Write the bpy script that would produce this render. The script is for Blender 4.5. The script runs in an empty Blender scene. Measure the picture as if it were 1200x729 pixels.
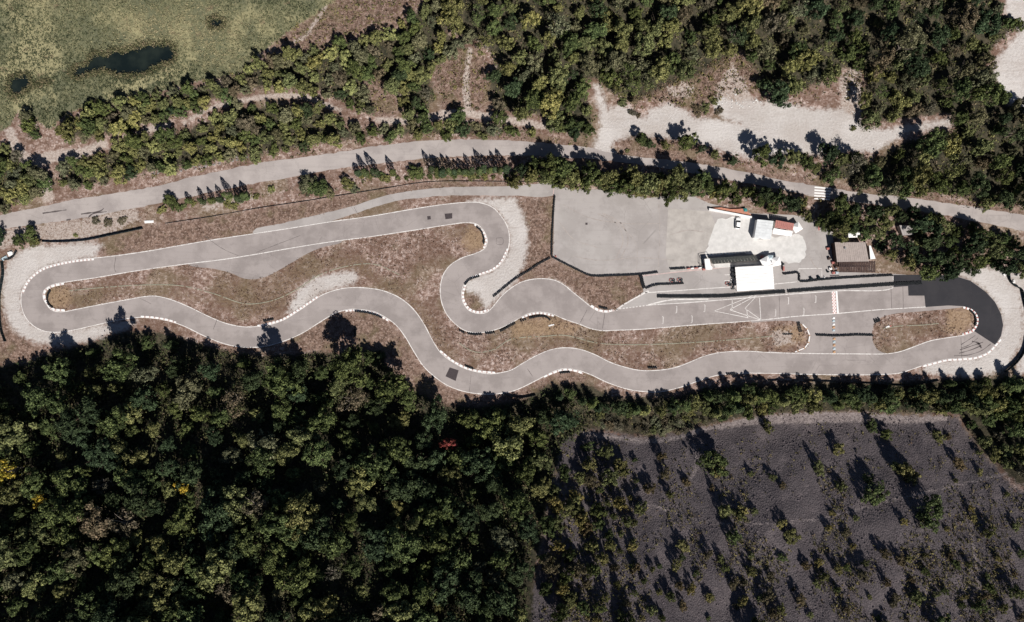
import bpy, math, random
import numpy as np
from mathutils import Vector, geometry
R = math.radians
random.seed(7); rng = np.random.default_rng(7)
scene = bpy.context.scene
col = scene.collection

# ------------------------------------------------------------ camera, sky, sun, exposure
H = 260.0            # camera height in metres
S = 0.3              # metres per photograph pixel on the flat ground
SUN_EL, SUN_AZ = 47.0, 27.0      # elevation; shadows fall to the north, AZ degrees towards the west
cam_d = bpy.data.cameras.new('camera'); cam = bpy.data.objects.new('camera', cam_d); col.objects.link(cam)
cam.location = (0, 0, H); cam.rotation_euler = (0, 0, 0)
cam_d.sensor_width = 36; cam_d.lens = 36*H/(1200*S); cam_d.clip_end = 5000; cam_d.clip_start = 1
scene.camera = cam
w = bpy.data.worlds.new('World'); scene.world = w; w.use_nodes = True
nt = w.node_tree; bg = nt.nodes['Background']
sky = nt.nodes.new('ShaderNodeTexSky'); sky.sky_type = 'NISHITA'; sky.sun_disc = False
sx, sy = math.sin(R(SUN_AZ)), -math.cos(R(SUN_AZ))          # horizontal direction towards the sun
sky.air_density = 0.5; sky.dust_density = 0.3; sky.sun_elevation = R(SUN_EL); sky.sun_rotation = math.atan2(sx, sy)
nt.links.new(sky.outputs[0], bg.inputs[0]); bg.inputs[1].default_value = 0.05
sd = bpy.data.lights.new('sun', 'SUN'); sun = bpy.data.objects.new('sun', sd); col.objects.link(sun)
sd.energy = 5.0; sd.angle = R(0.5); sd.color = (1.0, 0.95, 0.89)
tosun = Vector((sx*math.cos(R(SUN_EL)), sy*math.cos(R(SUN_EL)), math.sin(R(SUN_EL))))
sun.rotation_euler = tosun.to_track_quat('Z', 'Y').to_euler(); sun.location = (60, -120, 200)
scene.view_settings.view_transform = 'Standard'; scene.view_settings.look = 'None'
scene.view_settings.gamma = 1.0; scene.view_settings.exposure = 0.4
try: scene.cycles.max_bounces = 4
except Exception: pass

# ------------------------------------------------------------ numeric helpers
def hash2(i, j, seed):
    n = (i*374761393 + j*668265263 + seed*1442695041) & 0xffffffff
    n = ((n ^ (n >> 13))*1274126177) & 0xffffffff
    return ((n ^ (n >> 16)) & 0xffff)/65535.0
def vnoise(x, y, s, seed=0):
    x = np.asarray(x, float)/s; y = np.asarray(y, float)/s
    i = np.floor(x).astype(np.int64); j = np.floor(y).astype(np.int64)
    fx = x-i; fy = y-j; fx = fx*fx*(3-2*fx); fy = fy*fy*(3-2*fy)
    a = hash2(i, j, seed); b = hash2(i+1, j, seed); c = hash2(i, j+1, seed); d = hash2(i+1, j+1, seed)
    return (a*(1-fx)+b*fx)*(1-fy)+(c*(1-fx)+d*fx)*fy
def fbm(x, y, s, seed=0, o=4):
    t = 0; a = 0.5
    for k in range(o): t = t+a*vnoise(x, y, s, seed+k*17); s *= 0.5; a *= 0.5
    return t/(1-0.5**o)
def sdist(poly, X, Y):
    """signed distance (inside positive) to a polygon"""
    P = np.array(poly, float); Q = np.roll(P, -1, 0)
    X = np.asarray(X, float); Y = np.asarray(Y, float)
    d = np.full(X.shape, 1e9); ins = np.zeros(X.shape, bool)
    for (ax, ay), (bx, by) in zip(P, Q):
        ex, ey = bx-ax, by-ay; wx, wy = X-ax, Y-ay
        t = np.clip((wx*ex+wy*ey)/(ex*ex+ey*ey+1e-9), 0, 1)
        d = np.minimum(d, (wx-t*ex)**2+(wy-t*ey)**2)
        c = ((ay > Y) != (by > Y)) & (X < ex*(Y-ay)/(ey if abs(ey) > 1e-9 else 1e-9)+ax)
        ins ^= c
    return np.where(ins, 1, -1)*np.sqrt(d)
def sunion(polys, X, Y):
    d = np.full(np.shape(X), -1e9)
    for p in polys: d = np.maximum(d, sdist(p, X, Y))
    return d
def spline(pts, closed=False, step=3.0):
    """Catmull-Rom through the points, resampled about every `step` pixels"""
    P = [np.array(p, float) for p in pts]; n = len(P); out = []
    rngk = range(n) if closed else range(n-1)
    for k in rngk:
        if closed: a, b, c, d = P[(k-1) % n], P[k], P[(k+1) % n], P[(k+2) % n]
        else:
            b, c = P[k], P[k+1]; a = P[k-1] if k > 0 else 2*b-c; d = P[k+2] if k+2 < n else 2*c-b
        L = np.linalg.norm(c-b); m = max(1, int(math.ceil(L/step)))
        ta = np.linalg.norm(b-a)**.5+1e-6; tb = L**.5+1e-6; tc = np.linalg.norm(d-c)**.5+1e-6
        m1 = tb*((b-a)/ta-(c-a)/(ta+tb)+(c-b)/tb); m2 = tb*((c-b)/tb-(d-b)/(tb+tc)+(d-c)/tc)
        for q in range(m):
            t = q/m; t2 = t*t; t3 = t2*t
            out.append((2*t3-3*t2+1)*b+(t3-2*t2+t)*m1+(-2*t3+3*t2)*c+(t3-t2)*m2)
    if not closed: out.append(P[-1])
    return np.array(out)
def offset(L, o, closed=False):
    L = np.array(L, float)
    if closed: t = np.roll(L, -1, 0)-np.roll(L, 1, 0)
    else: t = np.gradient(L, axis=0)
    t /= np.linalg.norm(t, axis=1)[:, None]+1e-9
    return L+o*np.stack([-t[:, 1], t[:, 0]], 1)
def band(path, wd, step=4):
    L = spline(path, step=step); n = len(L)
    wv = np.interp(np.linspace(0, 1, n), np.linspace(0, 1, len(wd)), wd) if hasattr(wd, '__len__') else np.full(n, wd)
    a = offset(L, 1)-L
    return np.vstack([L+a*wv[:, None]/2, (L-a*wv[:, None]/2)[::-1]])

# ------------------------------------------------------------ terrain
FOOT = np.array([(-400, 440), (0, 428), (80, 412), (150, 400), (300, 418), (380, 430), (450, 452), (560, 480), (640, 476), (720, 480), (900, 470), (1200, 462), (1700, 455)], float)
def terrain(x, y):
    x = np.asarray(x, float); y = np.asarray(y, float)
    fy = (364.5-np.interp(x/S+600, FOOT[:, 0], FOOT[:, 1]))*S
    s = fy-y
    k = 12.0
    r = np.where(s < 0, 0, np.where(s < k, s*s/(2*k), s-k/2))
    r = np.where(r > 150, 150+60*(1-np.exp(-(r-150)/60)), r)
    h = r*math.tan(R(27))
    amp = np.clip(s/14, 0, 1)
    h = h+amp*(fbm(x, y, 34, 3, 3)-.5)*5.0+amp*(fbm(x, y, 7, 5, 2)-.5)*0.9
    n = np.clip((y-66-0.05*x)/30, 0, None)*np.clip((x+60)/60, 0, 1)
    h = h+np.minimum(n, 3)**1.3*2.3
    return h
def W(px, py, hc=0.0):
    """photograph pixel -> world point on the terrain (whose top at height hc shows at that pixel)"""
    X0 = (np.asarray(px, float)-600)*S; Y0 = (364.5-np.asarray(py, float))*S
    x, y = X0, Y0; z = 0*X0
    for _ in range(14):
        z = 0.5*z+0.5*terrain(x, y); k = (H-z-hc)/H; x = X0*k; y = Y0*k
    return x, y, terrain(x, y)
def w1(px, py, hc=0.0):
    x, y, z = W(px, py, hc); return float(x), float(y), float(z)
def topx(x, y, z): k = H/(H-z); return 600+x*k/S, 364.5-y*k/S

# ------------------------------------------------------------ traced outlines (photograph pixels)
OUTER = [(757,358),(802,355),(840,352),(877,349),(910,346),(980,341),(1047,336.5),(1047,324),(1062,322.5),(1085,322),(1117,323),(1137,329),(1155,342),(1166,354),(1173,368),(1175.5,381),(1173,394),(1166,404),(1157.5,412.5),(1145,418),(1127,420),(1110,421),(1097,424),(1084,427.5),(1071,432),(1055,437),(1030,439),(960,439),(900,437.5),(865,437.5),(840,440),(820,446),(797,454),(775,459),(762,459.5),(735,456),(710,447.5),(692,439),(677,434),(662,432),(647,436),(630,445),(612,454),(600,458.5),(575,462),(547,459.5),(525,452),(510,442),(497,430),(485,412),(475,395),(465,382),(455,374),(440,366),(420,362.5),(407,363),(392,367.5),(375,377.5),(355,390),(335,399),(315,405),(300,407),(277,406),(260,402),(240,394),(215,382),(197,376),(180,373),(162,372),(140,375),(112,381),(85,387),(65,389.5),(50,387.5),(37,380),(29,370),(25,357),(25.5,343),(31,331),(40,321),(52,313.5),(67,309),(87,305),(110,302.5),(137,299.5),(175,294),(212,287.5),(250,281),(300,273.5),(337,268),(387,260),(437,253),(487,244.5),(525,239),(550,237),(562,237.5),(577,243),(587,253),(595,267),(597,282),(594,297),(587,309),(577,317),(565,321.5),(552,326),(544,333),(541,345),(543,355),(550,364),(562,367.5),(571,365.6),(578,359),(587,348),(597,339),(609,331.5),(620,328),(635,326.5),(650,328.5),(661,334),(672,343),(682,351),(692,359),(700,364),(710,366),(720,364)]
INNER = [(750,386),(812,381),(890,375.3),(930,371),(982,367.3),(1030,363),(1055,361.5),(1085,359.7),(1112,358),(1130,359),(1140,363),(1146,371),(1146,380),(1141,388),(1130,392.5),(1112,395.5),(1090,399.5),(1072,406),(1055,412),(1040,414.5),(1000,414.7),(950,414.3),(900,413),(875,411.5),(845,413),(825,417.5),(807,425),(790,431),(770,434),(750,434),(735,431),(715,424.5),(697,415.5),(680,409.5),(662,407.5),(645,410),(627,417.5),(612,426),(598,434),(575,438),(560,436),(545,432),(530,424),(517,414),(507,399),(497,380),(485,363),(470,350),(450,341),(430,337.5),(412,337),(395,339.5),(377,346),(360,357.5),(345,367.5),(330,376),(315,380.5),(300,382.7),(285,383),(265,379),(245,371),(220,359),(200,351),(183,347),(170,347.5),(150,351),(112,358),(87,363),(72,365.5),(61,363.5),(54,356),(50.5,348),(52,340),(61,334),(75,331),(112,325.5),(150,319),(187,313.5),(225,308.5),(262,304),(300,298),(337,291.5),(387,283.5),(437,277),(487,269.5),(525,263.5),(547,261),(559,263),(567,271),(571,282),(568,291),(557,297),(542,302),(528,310.5),(520,321),(516,336),(517.5,354),(524,369),(534,380),(544,387),(556,390),(570,389),(585,385),(600,378),(612,371),(622,367),(633,365.7),(647,368),(660,373.5),(679,380),(692,385),(706,387.5),(724,387)]
ROAD_N = [(-140,280),(-60,264),(0,252),(50,242),(85,234),(125,228),(187,217),(250,202),(300,192),(387,180),(450,170),(500,165),(550,163.5),(600,165),(650,169),(690,173),(725,181),(800,189.5),(850,197),(900,207.5),(937,214.5),(1012,226),(1075,233),(1137,242),(1200,252),(1340,276)]
ROAD_S = [(-140,300),(-60,282),(0,269),(50,262),(105,254),(160,243.5),(225,230),(300,214.5),(345,207),(400,197),(450,191),(500,185.5),(550,183),(600,182),(660,184.5),(730,190),(795,200),(825,206),(900,219),(950,229.5),(1000,236.5),(1100,251),(1177,266),(1200,271),(1340,296)]
LINK = [(880,377.5),(900,376.5),(925,376),(938,379),(946,386),(949,396),(945,407),(932,413.4),(900,412.2),(900,413),(950,414.3),(1000,414.7),(1040,414.5),(1030,411),(1024,403),(1022,390),(1025,379),(1034,371.5),(1050,367.5),(1085,364.5),(1120,361),(1130,359.5),(1112,358),(1085,359.7),(1055,361.5),(982,367.3),(930,371),(880,376)]
PAD = [(220,308.5),(262,303.5),(300,297.5),(337,291),(400,281),(401,283.5),(370,292.5),(350,303),(330,315),(315,323),(300,327),(287,326.5),(270,320),(250,315),(225,312)]
ESC = [(296,273),(300,268),(325,263),(375,251),(412,242),(450,229.5),(487,223),(525,219.5),(600,218),(652,216.5),(650,228),(600,229.5),(537,229),(500,231),(462,236),(437,243.5),(412,251.5),(385,260),(340,267.5)]
YARD = [(651,214),(668,222),(700,222),(760,232),(805,226),(830,238),(882,250),(930,252),(975,262),(978,300),(972,318),(1047,321),(1062,322),(1062,338),(980,344),(910,349),(877,351.6),(757,360),(722,363),(744,349),(754,342),(752,322),(692,323),(670,314),(648,303),(650,228)]
BLACK = [(1047,322.2),(1085,322),(1117,323),(1137,329),(1155,342),(1166,354),(1173,368),(1175.5,381),(1173,394),(1166,404),(1141.5,388),(1146,380),(1146,371),(1140,363),(1130,359),(1112,358),(1084.5,359.8),(1083.2,346.5),(1064.5,346.5),(1064,335.3),(1047,336.5)]
RUNOFF = [ [(110,301),(120,287),(95,283),(75,287),(45,288),(28,292),(14,303),(6,318),(3,340),(4,360),(10,378),(22,392),(45,402),(80,405),(110,397),(150,385),(160,376),(112,382),(65,390),(37,381),(25,362),(24,343),(38,321),(60,310)],
  [(548,236),(560,233),(590,232),(603,233),(612,250),(618,268),(618,290),(614,310),(607,325),(598,337),(586,347),(576,357),(569,362),(560,345),(548,342),(544,334),(553,326),(575,318),(590,306),(598,290),(596,268),(586,250),(574,241)],
  [(336,366),(345,348),(352,338),(366,327),(390,321),(412,318),(419,322),(417,331),(400,337),(380,342),(362,355),(348,365)],
  [(1117,322),(1125,316),(1150,314),(1178,316),(1184,332),(1196,345),(1200,380),(1196,405),(1178,432),(1150,440),(1110,440),(1080,436),(1085,428),(1110,422),(1146,419),(1168,405),(1176,382),(1172,362),(1156,341),(1138,328)],
  [(1180,318),(1230,322),(1240,420),(1190,440),(1197,412),(1199,355),(1190,336)] ]
CLEAR = [ [(694,178),(700,160),(704,148),(702,130),(696,101),(701,99),(708,115),(712,128),(730,121),(745,134),(757,139),(762,128),(785,121),(800,128),(815,138),(845,141),(870,146),(845,136),(835,122),(845,112),(860,108),(875,112),(890,120),(920,120),(950,128),(985,128),(995,112),(1002,95),(1007,110),(1010,135),(1010,149),(1035,152),(1058,148),(1112,140),(1114,147),(1062,156),(1040,168),(1025,178),(990,176),(960,182),(920,180),(880,185),(850,178),(820,168),(790,162),(745,158),(722,164),(716,172),(722,182),(705,180)],
  [(1176,-40),(1300,-40),(1300,140),(1200,132),(1180,118),(1170,100),(1164,85),(1168,68),(1185,50),(1195,38),(1186,25),(1178,12)] ]
PATHS = [ band([(10,150),(18,170),(35,193),(50,212),(58,236)], [10,12,14,14]), band([(33,192),(60,184),(95,180),(125,167)], [13,14,9]),
  band([(215,145),(240,130),(262,122),(290,117),(330,112),(360,114),(380,122),(400,130)], [3,5,5,5,7,4]), band([(440,140),(480,142),(512,136),(545,133),(570,136),(625,146),(652,151)], [5,9,10,8,9,5]),
  band([(548,130),(546,100),(549,70),(551,55)], [8,7,5]), band([(384,5),(370,25),(358,42),(345,50)], [2,4,3]), band([(168,152),(185,150),(200,145)], [5,9,5]),
  band([(683,508),(720,513),(760,517),(790,513),(830,502),(880,494),(940,490),(1010,489),(1060,492),(1110,490)], [4,5,5,5,9,13,11,9,5]),  # ledge path; wide pale right stretch stands in for a flatter, brighter-lit bench
  band([(640,560),(700,586),(760,592),(830,612),(880,614),(960,608),(1030,590),(1080,578),(1130,566),(1180,555)], 1.6), band([(812,520),(816,545),(810,560)], 2.5),
  band([(1136,590),(1140,640),(1152,700),(1170,735)], 2.4) ]
SHOULDER = [ [(0,270),(50,263),(105,255),(160,244),(162,258),(130,272),(100,281),(60,284),(40,276),(0,292)], [(236,240),(300,226),(300,232),(240,247)] ]
PONDS = [ [(330,345),(345,310),(400,300),(440,245),(500,255),(530,230),(580,240),(640,215),(700,205),(780,205),(812,215),(820,285),(770,300),(720,330),(690,345),(600,355),(540,350),(490,335),(420,350),(360,368)],
  [(50,360),(90,345),(135,350),(150,390),(220,375),(235,385),(160,405),(120,430),(60,455),(40,420)], [(975,95),(1000,80),(1045,90),(1050,120),(1030,135),(990,130)] ]
PONDS = [[(a/4, b/4) for a, b in p] for p in PONDS]
MARSH = [(-200,-120),(430,-120),(400,-5),(372,15),(345,32),(318,53),(298,68),(285,84),(250,92),(215,98),(190,108),(150,114),(135,120),(105,122),(75,135),(60,152),(40,140),(22,130),(10,150),(-20,160),(-200,180)]
BROWN = [ [(400,-5),(372,15),(345,32),(318,53),(330,62),(380,54),(420,44),(470,30),(500,-5)], [(505,78),(530,60),(560,55),(575,80),(580,110),(560,130),(520,125)], [(430,88),(455,88),(470,130),(440,138),(425,115)],
  [(735,118),(760,100),(800,88),(850,60),(885,75),(900,105),(860,112),(830,120),(800,128),(780,118)], [(985,90),(1008,72),(1015,100),(1012,130),(990,120)],
  [(170,266),(300,247),(400,230),(500,214),(600,214),(600,219),(500,224),(420,240),(330,263),(250,280),(180,292),(120,300),(115,288)],
  [(604,236),(650,230),(648,305),(615,326),(606,320),(618,290),(618,262)], [(648,306),(692,324),(752,323),(756,342),(735,357),(712,365),(690,357),(664,334),(640,325),(615,328)],
  [(550,345),(562,350),(571,362),(560,366),(548,360),(544,350)], [(338,398),(375,378),(400,366),(440,368),(466,388),(480,412),(500,440),(530,458),(560,466),(600,462),(640,446),(662,436),(690,441),(650,500),(560,500),(470,450),(450,410),(380,410),(330,412)],
  [(0,300),(6,320),(4,360),(12,385),(40,405),(60,410),(30,425),(-40,430),(-40,290)], band([(560,160),(620,163),(690,170)], 6), band([(730,181),(850,196),(1000,222),(1200,249)], 7), band([(795,202),(900,221),(1000,240)], 4), [(720,164),(740,158),(790,170),(860,188),(800,186),(740,180)] ]
WOODS = [ [(-60,432),(30,422),(60,408),(95,402),(140,385),(190,386),(240,400),(280,412),(330,412),(380,410),(445,408),(455,425),(480,452),(520,470),(560,474),(610,466),(640,448),(690,446),(720,462),(790,462),(830,450),(900,447),(1060,444),(1140,440),(1190,438),(1260,440),(1260,580),(1190,570),(1150,530),(1120,488),(1000,486),(900,488),(830,500),(760,515),(690,506),(668,520),(650,560),(640,620),(630,680),(640,760),(-60,760)] ]
SCREE = [ [(660,515),(690,504),(760,514),(830,500),(900,488),(1120,488),(1150,530),(1190,575),(1400,590),(1400,1000),(620,1000),(625,700),(640,620),(650,560)] ]
UPW = {
 'a': [(-60,180),(10,172),(45,198),(52,214),(45,230),(0,246),(-60,255)],
 'b': [(64,200),(75,190),(118,182),(128,172),(165,158),(215,152),(260,130),(320,120),(368,124),(395,136),(402,150),(440,150),(455,160),(380,170),(300,183),(220,196),(130,208),(105,220),(72,220)],
 'c': [(25,132),(42,146),(48,160),(30,163)], 'd': [(70,142),(105,127),(150,118),(190,112),(225,100),(250,97),(258,112),(240,122),(212,136),(175,143),(130,158),(80,164)],
 'e': [(292,76),(330,64),(375,55),(410,46),(450,42),(475,27),(495,0),(522,-30),(528,40),(540,52),(520,70),(505,88),(512,110),(505,126),(478,135),(462,110),(440,95),(425,98),(435,130),(405,122),(382,110),(330,103),(260,113),(262,92)],
 'f': [(524,-30),(1170,-30),(1176,14),(1192,26),(1184,42),(1162,62),(1158,85),(1176,102),(1182,122),(1240,140),(1240,236),(1200,242),(1140,236),(1078,226),(1010,220),(960,206),(975,186),(1024,186),(1062,162),(1116,152),(1112,136),(1060,142),(1017,147),(1011,120),(1010,92),(990,82),(960,98),(930,114),(905,108),(890,95),(868,62),(845,76),(825,90),(800,97),(770,110),(750,118),(735,117),(712,108),(702,96),(692,96),(688,110),(697,140),(690,160),(655,156),(640,138),(610,136),(578,128),(570,100),(580,70),(560,52),(532,40)],
 'g': [(440,150),(500,146),(560,142),(600,150),(640,155),(600,160),(500,159),(455,162)],
}
OLIVE = [[(250,322),(300,335),(345,312),(390,298),(430,304),(445,330),(420,322),(400,316),(370,318),(345,338),(325,368),(285,374),(250,352)], [(80,344),(140,336),(220,342),(260,356),(230,352),(150,345),(80,358)], band([(450,330),(490,362),(515,400),(535,422)], 14), band([(570,410),(640,398),(720,405),(800,404),(900,396)], 7), [(510,268),(550,266),(556,275),(530,282)], [(655,395),(700,400),(735,420),(700,412)], [(1025,380),(1090,378),(1120,385),(1080,392),(1030,400)], [(105,250),(165,246),(165,266),(110,272)]]
STRAW = [[(54,336),(80,336),(84,350),(76,362),(58,360)], [(552,266),(566,272),(568,290),(550,296),(540,285)], [(600,380),(640,370),(680,382),(672,392),(600,396)], [(1110,362),(1136,362),(1142,376),(1130,390),(1108,390)], [(905,385),(940,380),(944,400),(910,408)]]
outer = spline(OUTER, True); inner = spline(INNER, True)
roadn = spline(ROAD_N, step=5); roads = spline(ROAD_S, step=5)
roadpoly = np.vstack([roadn, roads[::-1]])

# ------------------------------------------------------------ materials
def mat(name, color=(.5,.5,.5), rough=.8, spec=.3, metal=0.0):
    m = bpy.data.materials.new(name); m.use_nodes = True
    b = m.node_tree.nodes['Principled BSDF']
    b.inputs['Base Color'].default_value = (*color, 1); b.inputs['Roughness'].default_value = rough
    b.inputs['Metallic'].default_value = metal; b.inputs['Specular IOR Level'].default_value = spec
    return m, m.node_tree, b
class N:
    """short-hand for building node trees"""
    def __init__(s, nt): s.nt = nt; s.pos = None
    def new(s, t): return s.nt.nodes.new(t)
    def _in(s, sock, v):
        if hasattr(v, 'is_linked') or isinstance(v, bpy.types.NodeSocket): s.nt.links.new(v, sock)
        elif isinstance(v, (tuple, list)): sock.default_value = (*v, 1) if len(v) == 3 and len(sock.default_value) == 4 else v
        else: sock.default_value = v
    def coord(s):
        if s.pos is None: s.pos = s.new('ShaderNodeNewGeometry').outputs['Position']
        return s.pos
    def noise(s, scale, detail=3, rough=.55, vec=None, dist=0.0):
        n = s.new('ShaderNodeTexNoise'); s._in(n.inputs['Vector'], vec if vec is not None else s.coord())
        n.inputs['Scale'].default_value = scale; n.inputs['Detail'].default_value = detail
        n.inputs['Roughness'].default_value = rough; n.inputs['Distortion'].default_value = dist
        return n.outputs['Fac']
    def voro(s, scale, vec=None, out='Distance', feature='F1'):
        n = s.new('ShaderNodeTexVoronoi'); n.feature = feature; s._in(n.inputs['Vector'], vec if vec is not None else s.coord())
        n.inputs['Scale'].default_value = scale; return n.outputs[out]
    def stretch(s, sx_, sy_, sz_=1.0, rot=0.0):
        n = s.new('ShaderNodeMapping'); s._in(n.inputs['Vector'], s.coord()); n.inputs['Scale'].default_value = (sx_, sy_, sz_); n.inputs['Rotation'].default_value = (0, 0, rot)
        return n.outputs[0]
    def math(s, op, a, b=0.0, c=0.0):
        n = s.new('ShaderNodeMath'); n.operation = op; s._in(n.inputs[0], a); s._in(n.inputs[1], b); s._in(n.inputs[2], c); return n.outputs[0]
    def ramp(s, f, lo, hi, a=0.0, b=1.0):
        n = s.new('ShaderNodeMapRange'); n.interpolation_type = 'SMOOTHSTEP'
        s._in(n.inputs[0], f); n.inputs[1].default_value = lo; n.inputs[2].default_value = hi; n.inputs[3].default_value = a; n.inputs[4].default_value = b
        return n.outputs[0]
    def mix(s, f, a, b, mode='MIX'):
        n = s.new('ShaderNodeMix'); n.data_type = 'RGBA'; n.blend_type = mode
        s._in(n.inputs[0], f); s._in(n.inputs[6], a); s._in(n.inputs[7], b); return n.outputs[2]
    def attr(s, name, out='Fac'):
        n = s.new('ShaderNodeAttribute'); n.attribute_name = name; return n.outputs[out]
    def objcol(s): return s.new('ShaderNodeObjectInfo').outputs['Color']
    def bump(s, h, strength=.5, dist=.1):
        n = s.new('ShaderNodeBump'); n.inputs['Strength'].default_value = strength; n.inputs['Distance'].default_value = dist; s._in(n.inputs['Height'], h); return n.outputs[0]

def ground_material():
    m, t, b = mat('ground_cover', rough=.95, spec=.1); q = N(t)
    n1 = q.noise(.55, 5, .65); n2 = q.noise(.09, 4, .6); n3 = q.noise(1.35, 5, .72); n4 = q.noise(.22, 3)
    edge = q.math('ADD', q.math('MULTIPLY', q.math('SUBTRACT', n1, .5), 5.0), q.math('MULTIPLY', q.math('SUBTRACT', n3, .5), 4.0))
    def mask(name, amp=1.0, soft=.5):
        return q.ramp(q.math('MULTIPLY_ADD', edge, amp, q.attr(name)), -soft, soft)
    # dry soil with straw and low plants
    v = q.ramp(n1, .38, .62); v3 = q.ramp(n3, .44, .56)
    base = q.mix(v, (.155,.096,.075), (.37,.28,.243)); base = q.mix(q.math('MULTIPLY', v3, .55), base, (.13,.078,.058)); base = q.mix(q.ramp(q.noise(.8, 5, .75), .54, .59, 0, .85), base, (.46,.38,.35)); base = q.mix(q.ramp(q.noise(.9, 5, .75, q.stretch(.5, 1.2, 1, R(6))), .53, .59, 0, .62), base, (.105,.068,.052))
    base = q.mix(q.ramp(n2, .46, .58, 0, .62), base, (.115,.07,.05)); base = q.mix(q.ramp(q.noise(.05, 4), .5, .62, 0, .32), base, (.15,.135,.075))
    brown = q.mix(v, (.10,.062,.046), (.21,.145,.115)); brown = q.mix(q.ramp(n3, .5, .62, 0, .8), brown, (.33,.25,.215)); brown = q.mix(q.ramp(q.noise(.85, 5, .75, q.stretch(1.1, .8)), .53, .58, 0, .8), brown, (.08,.055,.042)); brown = q.mix(q.ramp(n2, .5, .62, 0, .5), brown, (.13,.11,.06))
    c = q.mix(mask('m_brown', 1.0, 1.2), base, brown); c = q.mix(q.math('MULTIPLY', mask('m_olive', 1.6, 2.5), .5), c, q.mix(v3, (.075,.052,.032), (.17,.125,.075))); c = q.mix(q.math('MULTIPLY', mask('m_straw', .8, 1.5), .8), c, q.mix(v3, (.20,.135,.085), (.30,.215,.14)))
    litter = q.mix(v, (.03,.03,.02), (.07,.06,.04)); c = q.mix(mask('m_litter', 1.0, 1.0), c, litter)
    sv = q.stretch(1.2, .8); rocks = q.voro(2.2, sv); st = q.noise(.35, 5, .65, q.stretch(1.6, .45, 1, R(-14)))
    sc = q.mix(q.ramp(rocks, .1, .6), (.15,.127,.131), (.09,.078,.082)); sc = q.mix(q.ramp(st, .42, .64, 0, .6), sc, (.085,.072,.076)); sc = q.mix(q.ramp(n4, .5, .7, 0, .5), sc, (.18,.15,.152)); sc = q.mix(q.ramp(q.noise(.06, 5, .65, q.stretch(2.2, .5, 1, R(-20))), .5, .66, 0, .6), sc, (.07,.06,.066))
    c = q.mix(mask('m_scree', 1.0, 1.0), c, sc)
    mg = q.noise(1.4, 4, .7, q.stretch(1.5, .8, 1, R(40))); marsh = q.mix(q.ramp(mg, .38, .6), (.08,.088,.05), (.20,.19,.11)); marsh = q.mix(q.ramp(n2, .42, .62), marsh, (.11,.115,.07)); marsh = q.mix(q.ramp(q.noise(.05, 5, .65), .48, .6, 0, .85), marsh, (.29,.265,.15)); marsh = q.mix(q.ramp(n4, .6, .72, 0, .6), marsh, (.17,.12,.08))
    c = q.mix(mask('m_marsh', .8, .6), c, marsh)
    grav = q.mix(q.ramp(n3, .3, .7), (.37,.34,.322), (.47,.445,.43)); grav = q.mix(q.ramp(n2, .4, .7, 0, .6), grav, (.36,.32,.295)); grav = q.mix(q.ramp(q.noise(.05, 5, .6), .48, .62, 0, .5), grav, (.52,.495,.48)); tr = q.noise(.5, 4, .7, q.stretch(.12, 1.4, 1, R(-8))); grav = q.mix(q.ramp(tr, .54, .7, 0, .45), grav, (.30,.262,.238))
    c = q.mix(mask('m_gravel', .9, 1.3), c, grav)
    dirt = q.mix(v3, (.29,.235,.205), (.40,.345,.31)); c = q.mix(mask('m_path', .4, .5), c, dirt)
    ps = q.mix(v3, (.18,.15,.147), (.29,.247,.238)); c = q.mix(mask('m_ledge', .4, .5), c, ps)  # pale ledge; the brighter light on its flatter right part is put into this colour
    c = q.mix(mask('m_pebble', 1.1, .7), c, q.mix(v3, (.26,.205,.175), (.37,.32,.29)))
    t.links.new(c, b.inputs['Base Color'])
    hgt = q.math('ADD', q.math('MULTIPLY', n3, .6), q.math('MULTIPLY', rocks, q.math('MULTIPLY', q.attr('rocky'), .35)))
    t.links.new(q.bump(hgt, .9, .45), b.inputs['Normal'])
    return m
def asphalt_material(name, lo, hi, patch, streak=0.0):
    m, t, b = mat(name, rough=.85, spec=.25); q = N(t)
    n = q.noise(.12, 4, .6); f = q.noise(6.0, 3, .7); g = q.noise(.9, 4, .6)
    c = q.mix(q.ramp(n, .40, .60), lo, hi); c = q.mix(q.ramp(g, .55, .75, 0, .4), c, patch); c = q.mix(q.ramp(f, .3, .7, 0, .16), c, tuple(v*.6 for v in lo))
    c = q.mix(q.ramp(q.noise(.035, 3), .45, .62, 0, .35), c, patch); c = q.mix(q.ramp(q.noise(.35, 5, .7), .54, .66, 0, .35), c, tuple(v*.8 for v in lo))
    stv = q.noise(.6, 4, .7, q.stretch(.06, 1.6, 1, R(5))); c = q.mix(q.ramp(stv, .52, .72, 0, .25+streak), c, tuple(v*.78 for v in lo))
    cr = q.voro(.16, q.stretch(1, 1), 'Distance', 'DISTANCE_TO_EDGE'); c = q.mix(q.math('MULTIPLY', q.ramp(cr, .0, .012, .30, 0), q.ramp(q.noise(.05, 2), .5, .6)), c, (.07,.06,.06))
    t.links.new(c, b.inputs['Base Color']); t.links.new(q.bump(f, .3, .03), b.inputs['Normal'])
    return m
def paint_material(name, c1, under, wear=.45, scale=1.6):
    m, t, b = mat(name, rough=.7, spec=.3); q = N(t)
    f = q.ramp(q.noise(scale, 5, .75), wear-.08, wear+.14)
    t.links.new(q.mix(f, under, c1), b.inputs['Base Color']); return m
def simple(name, c, rough=.7, spec=.3, var=.2, scale=1.5, metal=0.0, bump=0.0):
    m, t, b = mat(name, c, rough, spec, metal); q = N(t)
    f = q.noise(scale, 4, .65); d = tuple(v*(1-var) for v in c); e = tuple(min(1, v*(1+var*.6)) for v in c)
    t.links.new(q.mix(q.ramp(f, .3, .7), d, e), b.inputs['Base Color'])
    if bump: t.links.new(q.bump(f, bump, .1), b.inputs['Normal'])
    return m
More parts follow.
